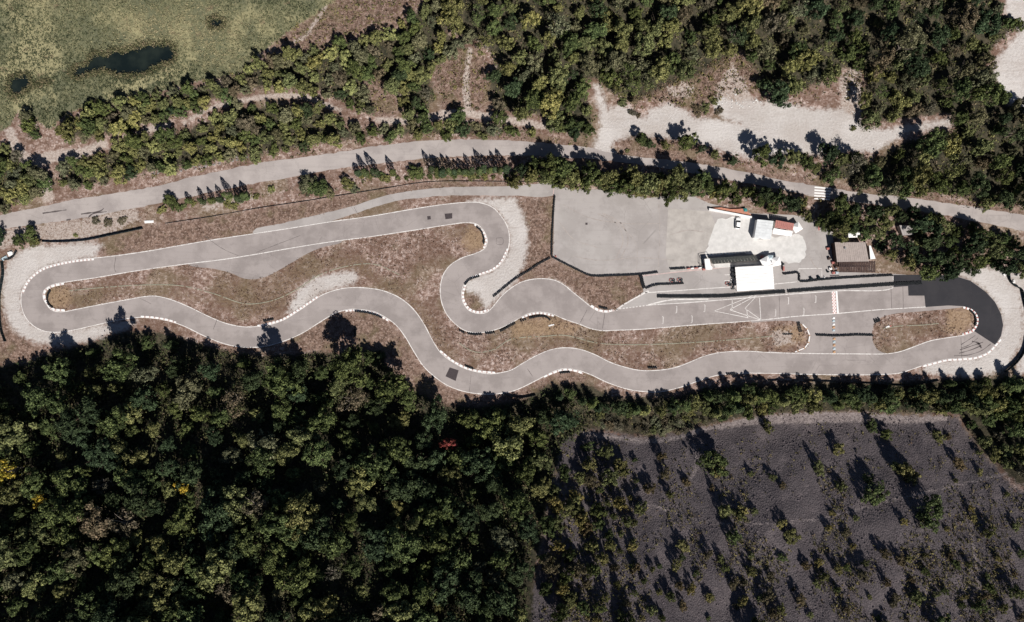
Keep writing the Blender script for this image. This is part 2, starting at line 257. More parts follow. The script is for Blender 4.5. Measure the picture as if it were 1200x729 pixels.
def leaf_material(name, rough=.75):
    m, t, b = mat(name, (.08,.1,.04), rough, .12); q = N(t)
    hsv = q.new('ShaderNodeHueSaturation'); q._in(hsv.inputs['Color'], q.objcol())
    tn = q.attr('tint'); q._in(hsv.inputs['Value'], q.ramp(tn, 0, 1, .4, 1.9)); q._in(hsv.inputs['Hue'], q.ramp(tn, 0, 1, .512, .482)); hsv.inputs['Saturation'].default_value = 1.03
    t.links.new(hsv.outputs[0], b.inputs['Base Color'])
    return m
def tuft_material(name, stops):
    m, t, b = mat(name, stops[0], .9, .1); q = N(t)
    r = q.new('ShaderNodeValToRGB'); q._in(r.inputs[0], q.attr('tint'))
    els = r.color_ramp.elements; els[0].color = (*stops[0], 1); els[1].color = (*stops[-1], 1)
    for k in range(1, len(stops)-1):
        e = els.new(k/(len(stops)-1)); e.color = (*stops[k], 1)
    t.links.new(r.outputs[0], b.inputs['Base Color']); return m
M = {}
M['ground'] = ground_material()
M['track'] = asphalt_material('track_asphalt', (.235,.208,.200), (.30,.268,.258), (.325,.29,.278))
M['black'] = asphalt_material('new_asphalt', (.022,.022,.027), (.030,.029,.034), (.036,.034,.038), .1)
M['road'] = asphalt_material('road_asphalt', (.28,.25,.24), (.35,.315,.30), (.40,.365,.35), .15)
M['yard'] = asphalt_material('yard_paving', (.285,.262,.252), (.34,.315,.305), (.38,.36,.345))
M['concrete'] = simple('pale_concrete', (.52,.51,.495), .85, .2, .12, .5)
M['beige'] = simple('sandy_concrete', (.36,.335,.313), .85, .2, .16, .3)
M['paint'] = paint_material('white_road_paint', (.62,.6,.58), (.30,.26,.25), .40)
M['faint'] = paint_material('worn_road_paint', (.42,.39,.38), (.27,.235,.225), .5)
M['white'] = simple('white_paint', (.72,.71,.70), .5, .4, .08)
M['red'] = simple('faded_red_paint', (.40,.15,.13), .6, .3, .25)
M['pink'] = simple('washed_out_red_paint', (.46,.35,.33), .6, .3, .25)
M['checkred'] = simple('worn_red_check', (.52,.31,.29), .6, .3, .2); M['orange'] = simple('orange_plastic', (.45,.27,.15), .5, .4, .2)
M['blue'] = simple('pale_blue_plastic', (.40,.48,.52), .5, .4, .15)
M['teal'] = simple('teal_tarp', (.03,.2,.2), .5, .4, .3)
M['terracotta'] = simple('orange_clay', (.42,.19,.13), .8, .2, .3, 3)
M['rubber'] = simple('tyre_rubber', (.018,.021,.025), .75, .35, .3, 4)
M['net'] = simple('dark_netting', (.012,.02,.024), .9, .1, .3, 4)
M['steel'] = simple('galvanised_steel', (.35,.36,.37), .45, .5, .15, 3, .7)
M['greyroof'] = simple('pale_grey_sheet_roof', (.58,.60,.61), .6, .3, .12, .8); M['canvas'] = simple('white_canvas', (.80,.79,.78), .8, .2, .04, .6)
M['darkroof'] = simple('dark_green_sheet_roof', (.014,.017,.016), .6, .3, .3, 2)
M['beigeroof'] = simple('beige_sheet_roof', (.30,.255,.235), .7, .3, .14, 1)
M['brownroof'] = simple('dark_brown_slats', (.045,.028,.026), .75, .2, .3, 2)
M['wall'] = simple('plastered_wall', (.62,.58,.53), .85, .2, .1)
M['redtile'] = simple('red_roof_tiles', (.34,.15,.13), .8, .2, .3, 3)
M['glass'] = simple('dark_glass', (.015,.018,.022), .1, .6, .1)
M['carpaint'] = simple('white_car_paint', (.75,.75,.75), .25, .5, .02)
M['bark'] = simple('bark', (.09,.07,.055), .9, .1, .4, 4)
M['palebark'] = simple('pale_dead_wood', (.26,.22,.19), .9, .1, .3, 4)
M['leaf'] = leaf_material('foliage')
M['drain'] = simple('mossy_concrete', (.27,.26,.20), .9, .2, .3, 2); M['stone'] = simple('grey_stone', (.22,.20,.195), .9, .2, .35, 2, 0, .4)
M['skid'] = simple('rubbered_asphalt', (.085,.072,.072), .8, .2, .2)
M['patch'] = simple('dark_repair_patch', (.055,.045,.048), .85, .2, .3, 3)
wm, wt, wb = mat('pond_water', (.012,.02,.022), .08, .5); wq = N(wt); wt.links.new(wq.bump(wq.noise(3, 3), .15, .05), wb.inputs['Normal']); wt.links.new(wq.mix(wq.ramp(wq.noise(.15,4), .35,.7), (.006,.010,.010), (.016,.022,.018)), wb.inputs['Base Color'])
M['water'] = wm

# ------------------------------------------------------------ object helpers
def tag(o, label=None, cat=None, group=None, kind=None):
    if label: o['label'] = label
    if cat: o['category'] = cat
    if group: o['group'] = group
    if kind: o['kind'] = kind
    return o
def empty(name, loc, rz=0.0):
    o = bpy.data.objects.new(name, None); col.objects.link(o); o.location = loc; o.rotation_euler = (0, 0, rz); o.empty_display_size = .3
    return o
def make(name, verts, faces, mats, parent=None, mi=None, attrs=None, smooth=False):
    me = bpy.data.meshes.new(name); me.from_pydata([tuple(map(float, v)) for v in verts] if not isinstance(verts, np.ndarray) else verts.tolist(), [], faces if not isinstance(faces, np.ndarray) else faces.tolist())
    for m_ in (mats if isinstance(mats, (list, tuple)) else [mats]): me.materials.append(m_)
    if mi is not None: me.polygons.foreach_set('material_index', np.array(mi, dtype=np.int32))
    if attrs:
        for k, a in attrs.items():
            at = me.attributes.new(k, 'FLOAT', 'POINT'); at.data.foreach_set('value', np.asarray(a, dtype=np.float32))
    if smooth: me.polygons.foreach_set('use_smooth', np.ones(len(me.polygons), bool))
    me.update()
    o = bpy.data.objects.new(name, me); col.objects.link(o)
    if parent: o.parent = parent
    return o
class MB:
    def __init__(s): s.v = []; s.f = []; s.m = []
    def add(s, v, f, m=0):
        k = len(s.v); s.v += [tuple(map(float, p)) for p in v]; s.f += [tuple(i+k for i in q) for q in f]; s.m += [m]*len(f)
    def box(s, c, d, rz=0.0, m=0, taper=1.0):
        cx, cy, cz = c; dx, dy, dz = d[0]/2, d[1]/2, d[2]/2; ca, sa = math.cos(rz), math.sin(rz); vs = []
        for z, t in ((-dz, 1), (dz, taper)):
            for x, y in ((-dx, -dy), (dx, -dy), (dx, dy), (-dx, dy)):
                x *= t; y *= t; vs.append((cx+x*ca-y*sa, cy+x*sa+y*ca, cz+z))
        s.add(vs, [(3,2,1,0),(4,5,6,7),(0,1,5,4),(1,2,6,5),(2,3,7,6),(3,0,4,7)], m)
    def prism(s, poly, z0, z1, m=0, mtop=None):
        n = len(poly); a = sum(poly[i][0]*poly[(i+1) % n][1]-poly[(i+1) % n][0]*poly[i][1] for i in range(n))
        if a < 0: poly = poly[::-1]
        zt = z1 if hasattr(z1, '__len__') else [z1]*n
        s.add([(x, y, z0) for x, y in poly]+[(p[0], p[1], zt[i]) for i, p in enumerate(poly)], [tuple(range(n-1, -1, -1))]+[(i, (i+1) % n, n+(i+1) % n, n+i) for i in range(n)], m)
        s.add([(p[0], p[1], zt[i]+.0) for i, p in enumerate(poly)], [tuple(range(n))], m if mtop is None else mtop)
    def cyl(s, a, b, r0, r1=None, n=8, m=0, cap=True):
        r1 = r0 if r1 is None else r1; a = Vector(a); b = Vector(b); d = (b-a).normalized(); u = d.orthogonal().normalized(); w_ = d.cross(u); vs = []
        for c, r in ((a, r0), (b, r1)):
            for k in range(n):
                t = 2*math.pi*k/n; vs.append(c+u*math.cos(t)*r+w_*math.sin(t)*r)
        fs = [(k, (k+1) % n, n+(k+1) % n, n+k) for k in range(n)]
        if cap: fs += [tuple(range(n-1, -1, -1)), tuple(range(n, 2*n))]
        s.add(vs, fs, m)
    def build(s, name, mats, parent=None, smooth=False): return make(name, s.v, s.f, mats, parent, s.m, smooth=smooth)
def flat(poly, hc=0.0):
    P = np.array(poly, float); k = (H-hc)/H
    return np.stack([(P[:, 0]-600)*S*k, (364.5-P[:, 1])*S*k], 1)
def sheet(name, polys, z, m, kind='structure', jitter=0.0, seed=0):
    """flat sheet from one outline (pixels) and holes"""
    loops = []
    for p in polys:
        q = flat(p)
        if jitter:
            a = offset(q, 1, True)-q; q = q+a*((fbm(q[:, 0], q[:, 1], 1.6, seed, 2)-.5)*2*jitter)[:, None]
        loops.append([Vector((x, y, z)) for x, y in q])
    tris = geometry.tessellate_polygon(loops); vs = [v for l in loops for v in l]; fs = []
    for t in tris:
        a, b, c = (vs[i] for i in t)
        fs.append(tuple(t) if (b-a).cross(c-a).z > 0 else tuple(reversed(t)))
    o = make(name, vs, fs, m)
    if kind: o['kind'] = kind
    return o
def strip_mesh(mb, L, w_, z, m=0, closed=False, jit=0.0):
    L = np.array(L, float)
    if closed: L = np.vstack([L, L[:1]])
    q = flat(L); a = offset(q, 1)-q; n = len(q)
    wl = w_/2*(1+jit*(fbm(q[:, 0], q[:, 1], 1.3, 9, 2)-.5)*2)[:, None]
    A = q+a*wl; B = q-a*wl
    vs = [(x, y, z) for x, y in A]+[(x, y, z) for x, y in B]
    mb.add(vs, [(n+i, n+i+1, i+1, i) for i in range(n-1)], m)

# ------------------------------------------------------------ ground
def axis(lo, hi, step, far, grow=1.35):
    a = list(np.arange(lo, hi+1e-6, step)); s = step
    left = []; x = lo
    while x > -far: s *= grow; x -= s; left.append(x)
    s = step; right = []; x = hi
    while x < far: s *= grow; x += s; right.append(x)
    return np.array(left[::-1]+a+right)
gx = axis(-188, 188, .8, 2500); gy = axis(-104, 118, .8, 2500)
X, Y = np.meshgrid(gx, gy); nx, ny = len(gx), len(gy)
Z = terrain(X, Y)
PX, PY = topx(X, Y, np.minimum(Z, 150))
vis = (PX > -90) & (PX < 1290) & (PY > -90) & (PY < 820)
def m_of(polys, pxs=None, pys=None):
    o = np.full(X.shape, -60.0); o[vis] = sunion(polys, PX[vis], PY[vis]); return o*S
paved = np.maximum(np.maximum(m_of([outer, YARD, ESC, roadpoly]), -99), -99)
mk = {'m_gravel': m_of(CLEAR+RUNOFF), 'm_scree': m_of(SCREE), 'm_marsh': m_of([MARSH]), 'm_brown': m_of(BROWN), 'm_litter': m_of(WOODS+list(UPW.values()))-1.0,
      'm_olive': m_of(OLIVE), 'm_straw': m_of(STRAW), 'm_path': m_of(PATHS[:7]), 'm_ledge': m_of(PATHS[7:]), 'm_pebble': m_of(SHOULDER+[[(640,330),(650,325),(690,357),(685,360)], [(783,104),(800,96),(812,102),(808,113),(788,115)], [(842,98),(858,76),(872,95),(882,114),(862,120),(840,112)], [(985,88),(1004,78),(1012,110),(1008,145),(985,125)], [(905,388),(925,388),(930,402),(908,405)]])}
far = ~vis
mk['m_marsh'] = np.where(far, np.where((PX < 380) & (PY < 150), 10, -10), mk['m_marsh'])
mk['m_scree'] = np.where(far, np.where((PX > 640) & (PY > 500), 10, -10), mk['m_scree'])
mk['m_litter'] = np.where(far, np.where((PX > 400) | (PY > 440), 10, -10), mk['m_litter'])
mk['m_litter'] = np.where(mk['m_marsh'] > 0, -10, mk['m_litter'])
pond = m_of(PONDS)
rough = np.clip((-paved-.8)/3, 0, 1)*np.clip((-mk['m_gravel']+1)/3, .12, 1)
Z = Z+rough*(fbm(X, Y, 5, 11, 3)-.42)*.55*vis
Z = np.where(paved > -.8, np.minimum(Z, 0.0), np.maximum(Z, np.where(PY < 430, 0, -1)))
pd = np.clip((pond+1.2)/2.5, 0, 1); Z = Z-pd*pd*(3-2*pd)*1.1
rocky = np.clip(mk['m_scree']/3, .02, 1)
verts = np.stack([X.ravel(), Y.ravel(), Z.ravel()], 1)
idx = np.arange(nx*ny).reshape(ny, nx)
faces = np.stack([idx[:-1, :-1], idx[:-1, 1:], idx[1:, 1:], idx[1:, :-1]], -1).reshape(-1, 4)
def fc(a): return (a[:-1, :-1]+a[:-1, 1:]+a[1:, 1:]+a[1:, :-1]).reshape(-1)/4
zone = np.zeros(len(faces), int)
for k, mm in ((1, mk['m_marsh']), (2, mk['m_scree']), (3, np.maximum(mk['m_path'], mk['m_ledge'])), (4, m_of(CLEAR)), (5, m_of(RUNOFF))):
    zone[fc(mm) > 0] = k
attrs = {k: np.clip(v, -9, 9).ravel() for k, v in mk.items()}; attrs['rocky'] = rocky.ravel()
for k, nm in enumerate(['ground', 'marsh_ground', 'scree_slope', 'dirt_path', 'gravel_clearing', 'gravel_runoff']):
    f = faces[zone == k]; u, inv = np.unique(f, return_inverse=True)
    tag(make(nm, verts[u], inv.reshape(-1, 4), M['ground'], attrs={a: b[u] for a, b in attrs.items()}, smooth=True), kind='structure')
for p in PONDS:
    L = offset(spline(p, True, 1.5), 0, True); a = sum(L[i][0]*L[(i+1) % len(L)][1]-L[(i+1) % len(L)][0]*L[i][1] for i in range(len(L)))
    c = L.mean(0); sheet('pond_water', [c+(L-c)*1.06], -.22, M['water'])

# ------------------------------------------------------------ paving sheets and paint
sheet('kart_track', [outer, inner], .028, M['track'], jitter=.05)
sheet('track_link', [spline(LINK, True, 4)], .020, M['track'], jitter=.1)
sheet('service_pad', [spline(PAD, True, 4)], .020, M['track'], jitter=.15)
sheet('escape_road', [spline(ESC, True, 4)], .020, M['yard'], jitter=.2)
sheet('road', [roadpoly], .024, M['road'], jitter=.35)
sheet('paddock_yard', [YARD], .024, M['yard'])
sheet('new_asphalt_surface', [np.array(BLACK)], .036, M['black'])
sheet('concrete_apron', [spline([(838,262),(850,256),(884,256),(888,274),(900,278),(928,275),(940,276),(944,281),(943,300),(940,305),(916,307),(905,300),(880,297),(830,301),(824,303),(830,285)], True, 3)], .028, M['concrete'], jitter=.9)
sheet('sandy_paving', [[(783,244),(832,248),(838,262),(830,285),(824,303),(822,314),(786,320),(780,300)]], .030, M['beige'])
def lines():
    mb = MB(); io = offset(flat(outer), 0, True)
    o2 = outer; nrm = offset(o2, 1, True)-o2
    # outer loop line without the part behind the new surface
    keep = ~((outer[:, 0] > 1047) & (outer[:, 1] < 402) & (outer[:, 0] < 1180))
    seg = []; segs = []
    for p, k in zip(np.vstack([outer, outer[:1]]), list(keep)+[keep[0]]):
        if k and not (722 < p[0] < 757 and p[1] > 350 and p[1] < 366): seg.append(p)
        else:
            if len(seg) > 1: segs.append(np.array(seg))
            seg = []
    if len(seg) > 1: segs.append(np.array(seg))
    for s in segs: strip_mesh(mb, s, .26, .034, jit=.5)
    keep = ~((inner[:, 0] > 1086) & (inner[:, 1] < 384))
    inn = np.roll(inner, -int(np.argmin(keep)), 0); kk = np.roll(keep, -int(np.argmin(keep))); strip_mesh(mb, inn[kk], .26, .034, jit=.5)
    return mb.build('edge_line', M['paint'])
tag(lines(), kind='structure')
mb = MB()
for a, b in (((722,362.6),(757,358)),):
    for k in range(9):
        t = k/9; p = (a[0]+(b[0]-a[0])*t, a[1]+(b[1]-a[1])*t); q = (a[0]+(b[0]-a[0])*(t+.06), a[1]+(b[1]-a[1])*(t+.06)); strip_mesh(mb, [p, q], .3, .0345)
strip_mesh(mb, [(722,363.5),(730,357.5),(744,349.5),(756,343),(760,341)], .5, .0345, jit=.3)
strip_mesh(mb, [(756,343),(780,341.5),(830,338),(862,336)], .28, .0345, jit=.5)
strip_mesh(mb, [(757,358),(775,353),(790,351),(830,350.5)], .35, .0345, jit=.6)
strip_mesh(mb, [(907,333),(934,330.3)], .25, .0345, jit=.3)
strip_mesh(mb, [(936,330),(936,315),(963,314.5),(963,326)], .22, .0345, jit=.5)
for a, b in (((837,364.5),(882,346.5)),((837,364.5),(877,372.5)),((855,363),(886,346.5)),((855,363),(892,375.3)),((873,361.5),(886.5,347)),((873,361.5),(892,375)),((890,349),(891.5,375)),((858,352),(858,364)),((875,362),(876,372)),((757,358),(783,352))): strip_mesh(mb, [a, b], .2, .0350, jit=.5)
for x, y in ((792,358.5),(776,371),(825,357),(810,370),(923,348.5),(955,346.5),(908,362.5),(941,361)):
    strip_mesh(mb, [(x,y),(x+1.2,y+.6),(x+1,y+8),(x-.5,y+8.2)], .2, .0352, jit=.3)
strip_mesh(mb, [(849,322),(855,322)], .3, .0352); strip_mesh(mb, [(849,329),(855,329)], .3, .0352)
tag(mb.build('painted_marking', M['paint']), kind='structure')
mb = MB(); strip_mesh(mb, [(980.2,341.2),(982,367.5)], .62, .0352); tag(mb.build('start_line', M['white']), kind='structure')
mb = MB()
for r_ in range(14):
    for c_ in range(3):
        y = 342+r_*1.82; x = 974.6+c_*1.35+r_*.11
        p = flat([(x, y+1.82), (x+1.35, y+1.82), (x+1.35, y), (x, y)]); mb.add([(a, b, .0352) for a, b in p], [(0,1,2,3)], (r_+c_) % 2)
tag(mb.build('chequered_line', [M['white'], M['checkred']]), kind='structure')
mb = MB()
for k in range(5): strip_mesh(mb, [(954.5-k*.1, 219.5+k*3.3), (974-k*.4, 221+k*3.2)], .5, .0305)
tag(mb.build('zebra_crossing', M['white']), kind='structure')
def patch(poly, m, z=.037): return tag(sheet('asphalt_patch', [poly], z, M[m]), kind='structure')
patch([(500.5,253.5),(504.5,253),(505,257),(501,257.6)], 'patch'); patch([(521,250.5),(530,249.8),(530,256),(522,257)], 'patch')
patch([(527,430.5),(537.5,434),(534,446.5),(522,441)], 'patch'); patch([(686,261),(688.5,261),(688.5,263.5),(686,263.5)], 'patch')
mb = MB()
for L in ([(582,279),(589,279),(589,286),(582,286),(582,279)], [(688,363),(680,378)], [(709,366),(706,385)], [(1126,396),(1127,420)], [(552,440),(550,459)], [(136,300),(135,306),(134,314),(136,319)], [(618,432),(624,441)], [(913,347),(914,373)], [(1044,336.5),(1045,362)], [(1058,336),(1058.5,362)], [(240,277),(262,292),(280,300)], [(415,243),(420,252)], [(163,349),(177,356)], [(255,373),(250,386)], [(300,296),(352,276)]):
    strip_mesh(mb, spline(L, step=2), .11, .036, jit=.8)
tag(mb.build('asphalt_seam', M['skid']), kind='structure')
mb = MB()
for L, wd in (([(1150,408),(1146,402),(1139,400)], .7), ([(1152,401),(1140,405),(1125,410)], .3), ([(1150,405),(1138,410),(1124,414)], .3), ([(1143,393),(1134,399),(1126,404)], .25), ([(1146,396),(1136,404),(1126,408)], .22), ([(1161,403),(1150,411),(1135,416),(1118,417)], .25)):
    strip_mesh(mb, spline(L, step=2), wd*.8, .0365, jit=.9)
for L in ([(100,260),(108,251),(125,248)], [(50,250),(78,246)], [(95,251),(118,247),(122,244)]): strip_mesh(mb, spline(L, step=1.5), .35, .0365, jit=1.4)
for L in ([(230,223),(234,222)], [(78,258),(83,257)]): strip_mesh(mb, L, .5, .0366)
tag(mb.build('skid_mark', M['skid']), kind='structure')
mb = MB(); strip_mesh(mb, [(648,229),(650,216)], .3, .034, jit=.6); strip_mesh(mb, [(752,323.5),(774,321),(800,318),(828,315.5),(852,313)], .3, .034, jit=.5); tag(mb.build('worn_red_line', M['pink']), kind='structure')
for k, (x, y, w_, h_) in enumerate([]): pass

mb = MB(); DR = MB()
for L in ([(80,341),(120,337),(170,334),(212,335),(250,344),(288,356),(320,352),(350,338),(375,322),(412,311),(440,310),(468,322)], [(538,402),(550,410),(562,413),(580,409),(598,398),(640,394),(662,393),(700,402),(740,404),(800,402),(860,398),(905,394)], [(1035,385),(1055,382),(1080,381),(1100,379)]):
    q = flat(spline(L, step=2)); a = offset(q, 1)-q; zz = .1
    for i in range(len(q)-1):
        if hash2(np.int64(i), np.int64(len(q)), 5) < .12: continue
        P = [q[i]+a[i]*.14, q[i+1]+a[i+1]*.14, q[i+1]-a[i+1]*.14, q[i]-a[i]*.14][::-1]
        DR.add([(x, y, -.1) for x, y in P]+[(x, y, zz) for x, y in P], [(4,5,6,7),(0,1,5,4),(2,3,7,6)])
tag(DR.build('drain_channel', M['drain']), kind='structure')
mb = MB()
for L, wd in (([(700,250),(722,262),(730,282),(722,302)], .25), ([(706,250),(728,262),(736,282),(728,302)], .25), ([(660,240),(690,255),(735,262),(775,262)], .22), ([(786,275),(805,270),(826,272)], .25), ([(670,300),(700,305),(750,302),(790,305)], .22), ([(772,240),(773,275),(771,318)], .14), ([(725,262),(745,285),(746,318)], .14), ([(655,260),(672,280),(700,290)], .2), ([(948,300),(955,312),(964,318)], .25)):
    strip_mesh(mb, spline(L, step=2), wd, .040, jit=1.2)
tag(mb.build('tyre_mark', paint_material('faint_tyre_mark', (.24,.21,.195), (.33,.295,.275), .5, .5)), kind='structure')
# ------------------------------------------------------------ kerbs
def kerb(path, off, w_, label, mats=('white', 'pink'), n=0, lw=.85, lr=.5, z=.1):
    w_ *= .72; q = flat(offset(spline(path, step=1.0), off*.8)); d = np.r_[0, np.cumsum(np.linalg.norm(np.diff(q, axis=0), axis=1))]
    mb = MB(); t = 0; k = 0
    while t+.3 < d[-1]:
        l = lw if k % 2 == 0 else lr; t1 = min(t+l, d[-1]); pts = []
        for u in (t+.015, t1-.015):
            pts.append((np.interp(u, d, q[:, 0]), np.interp(u, d, q[:, 1])))
        a, b = np.array(pts); e = (b-a)/(np.linalg.norm(b-a)+1e-9); nn = np.array([-e[1], e[0]])*w_/2
        P = [a+nn, b+nn, b-nn, a-nn]
        mb.add([(x, y, .0) for x, y in P[::-1]]+[(x, y, z+.02*(k % 2)) for x, y in P[::-1]], [(4,5,6,7),(0,1,5,4),(1,2,6,5),(2,3,7,6),(3,0,4,7)], k % 2)
        t = t1; k += 1
    return tag(mb.build('kerb', [M[m_] for m_ in mats]), label, 'kerb', 'kerbs round the kart track')
kerb([(110,302.5),(87,305),(67,309),(52,313.5),(40,321),(31,331),(25.5,343)], -1.7, .8, 'long toothed white kerb round the outside of the far left hairpin')
kerb([(76,365.3),(61,363.5),(54,356),(50.5,348),(52,340),(61,334),(75,331)], 1.9, 1.0, 'white kerb hugging the inside of the left hairpin', lw=1.3)
kerb([(302,383),(330,376),(345,367.5),(360,357.5),(374,348)], -1.4, .8, 'kerb beside the sandy patch in the middle infield')
kerb([(405,363),(420,362.5),(440,366),(457,375.5)], 1.6, .8, 'kerb behind a tyre wall inside the bend above the wood')
kerb([(515,412),(530,424),(545,432),(560,436),(580,438)], -1.6, .8, 'kerb on the upper side of the track by the square dark patch', lw=1.2)
kerb([(596,292),(587,309),(577,317),(565,321.5),(553,326)], 1.6, .7, 'dashed kerb along the gravel run-off below the upper hairpin')
kerb([(544,333),(541,345),(543,355),(550,364),(562,367.5),(573,364.5)], -1.9, 1.0, 'kerb curling inside the tight bend below the gravel run-off')
kerb([(557,262),(567,271),(571,282),(568,291)], 1.6, .8, 'kerb at the inside of the upper hairpin')
kerb([(611,371.5),(622,367),(633,365.7),(650,369)], 1.6, .85, 'kerb above the broken row of black tyre walls')
kerb([(692,359),(700,364),(710,366),(720,364.5)], -1.5, .9, 'kerb at the tip of the brown grass wedge before the start straight', lw=1.2)
kerb([(637,440.5),(647,436),(662,432),(677,434),(684,437)], 1.6, .85, 'kerb on the lower edge where trees lean over the track', lw=1.3)
kerb([(1129,359),(1140,363),(1146,371),(1146,380),(1141,388),(1128,393)], 1.5, .95, 'red and white kerb inside the freshly surfaced right hairpin', ('white', 'red'))
kerb([(1172,397),(1166,404),(1157.5,412.5),(1145,418),(1127,420),(1110,421),(1097,424),(1080,428.7)], -1.4, .8, 'long red and white kerb outside the exit of the right hairpin', lw=1.3)
kerb([(165,372),(180,373),(197,376),(206,379)], -1.4, .8, 'short kerb almost hidden by tree shadows left of centre', lw=1.2)
kerb([(941,379.5),(947,386),(949.5,396),(945,407),(932,413.2)], 1.0, .5, 'pale yellow and white kerb round the tip of the middle island', ('white', 'orange'), lw=2.0, lr=.5)

# ------------------------------------------------------------ tyre barriers
def tyre_template():
    vs, fs = [], []; n = 10; prof = [(.17, .02), (.29, 0), (.31, .1), (.29, .2), (.17, .18)]
    for k in range(n):
        t = 2*math.pi*k/n
        for r_, z in prof: vs.append((r_*math.cos(t), r_*math.sin(t), z))
    p = len(prof)
    for k in range(n):
        for j in range(p-1): a = k*p+j; b = ((k+1) % n)*p+j; fs.append((a, b, b+1, a+1))
    return np.array(vs), np.array(fs)
TV, TF = tyre_template()
def tyre_wall(path, label, rows=1, high=3, smooth_path=True):
    L = spline(path, step=1.5) if smooth_path and len(path) > 2 else np.array(path, float)
    q = flat(L); d = np.r_[0, np.cumsum(np.linalg.norm(np.diff(q, axis=0), axis=1))]
    high -= 1; n = max(2, int(d[-1]/.6)); V = []; F = []; k = 0
    for i in range(n):
        u = d[-1]*(i+.5)/n; x = np.interp(u, d, q[:, 0]); y = np.interp(u, d, q[:, 1])
        u2 = min(d[-1], u+.3); e = np.array([np.interp(u2, d, q[:, 0])-x, np.interp(u2, d, q[:, 1])-y]); e /= np.linalg.norm(e)+1e-9; nn = (-e[1], e[0])
        for r_ in range(rows):
            o = (r_-(rows-1)/2)*.6
            for h_ in range(high):
                c = np.array([x+nn[0]*o+random.uniform(-.06, .06), y+nn[1]*o+random.uniform(-.06, .06), .04+h_*.205])
                s = random.uniform(.92, 1.04); V.append(TV*[s, s, 1]+c); F.append(TF+k*len(TV)); k += 1
    return tag(make('tyre_wall', np.vstack(V), np.vstack(F), M['rubber']), label, 'tyre wall', 'black tyre walls along the kart track')
TY = [
 ([(770,347),(800,347.3),(850,346.6),(880,344.2),(920,341.6)], 'long black tyre wall between the pit lane and the start straight', 2, 3),
 ([(922.5,341.3),(960,338.5),(1000,336),(1045,333),(1080,331.3)], 'black tyre wall running onto the fresh dark asphalt past the start line', 2, 3),
 ([(650,229),(648.5,250),(647,275),(646.5,300)], 'straight tyre wall up the left edge of the empty paved yard', 1, 4),
 ([(646.5,301),(662,309),(678,317),(692,323),(720,323),(750,321.5),(771,319)], 'bent tyre wall above the brown grass wedge', 1, 4),
 ([(645,302),(632,309),(620,317),(605,326),(590,338),(578,348)], 'diagonal tyre wall between the gravel run-off and the brown wedge', 1, 4),
 ([(751,323),(753,332),(755,338)], 'short tyre wall closing the right side of the brown wedge', 2, 4),
 ([(756,338),(768,334),(785,333),(801,332)], 'tyre wall behind the two parked karts', 1, 4),
 ([(785,315.5),(803,314.3)], 'little tyre wall left of the red and white barrier', 1, 4),
 ([(917,320.5),(919,321),(925,320.5),(933,319.5),(936,321),(936.5,329),(940,330),(960,328),(985,326),(1010,324.5),(1046,322.5)], 'stepped tyre wall along the top of the pit lane exit', 1, 4),
 ([(956,392.5),(980,393.5),(1005,392.5),(1023,393)], 'tyre wall crossing the paved link between the two straights', 1, 4),
 ([(935,377),(938,389)], 'leaning tyre wall on the grass tip of the middle island', 2, 2),
 ([(917,391.5),(929,391.5)], 'small tyre wall lying in the middle island grass', 1, 2),
 ([(1024,377),(1031,374.5)], 'stubby tyre wall at the left corner of the right island', 2, 4),
 ([(59.5,340),(56.5,346),(56,352),(59,358),(62.5,360.5)], 'curved tyre wall inside the left hairpin', 1, 4),
 ([(558.5,266),(564,271),(567,280),(567,286)], 'curved tyre wall inside the upper hairpin', 1, 4),
 ([(544.5,334),(550,328),(562,323.5)], 'curved tyre wall at the edge of the gravel in the tight bend', 1, 4),
 ([(309,376.5),(321,374)], 'short tyre wall left of the sandy patch', 1, 4),
 ([(416,364.7),(430,366.5),(440,369),(448,372.5)], 'curved tyre wall inside the bend above the wood', 1, 4),
 ([(416.5,383),(417,394)], 'lone upright tyre wall on brown grass above the wood', 1, 4),
 ([(545,428.5),(555,432.5)], 'short tyre wall by the square dark patch', 1, 4),
 ([(538,387),(545,390.5)], 'first short tyre wall below the tight bend', 1, 4),
 ([(548,391),(557,392.2),(565,391.8)], 'second tyre wall below the tight bend, longer than its neighbours', 1, 4),
 ([(569,391),(580,389.8)], 'third short tyre wall below the tight bend', 1, 4),
 ([(586,388.5),(596,383),(604,378.5)], 'slanting tyre wall left of the small gap, below the track', 1, 4),
 ([(609.5,376.5),(617,374)], 'small tyre wall between two longer ones on the lower grass', 1, 4),
 ([(620,373),(630,371),(640,371.5),(645,375.5)], 'hooked tyre wall at the end of the broken row', 1, 4),
 ([(702,360),(712,362)], 'short tyre wall on the tip of the brown wedge', 1, 4),
 ([(759,431),(770,431)], 'short tyre wall on the infield above the lower wiggle', 1, 4),
 ([(656,437),(668,436)], 'short tyre wall half under the trees below the track', 1, 4),
 ([(851,438.5),(862,437.8)], 'short tyre wall between two dark trees on the lower verge', 1, 4),
 ([(1136,363.5),(1141.5,369),(1143,376),(1142,382)], 'curved tyre wall inside the right hairpin', 1, 4),
 ([(20,293.5),(17,299),(11,303.5),(5,304)], 'curling tyre wall by the blue tarp at far left', 1, 4),
]
for p, l, r_, h_ in TY: tyre_wall(p, l, r_, h_)

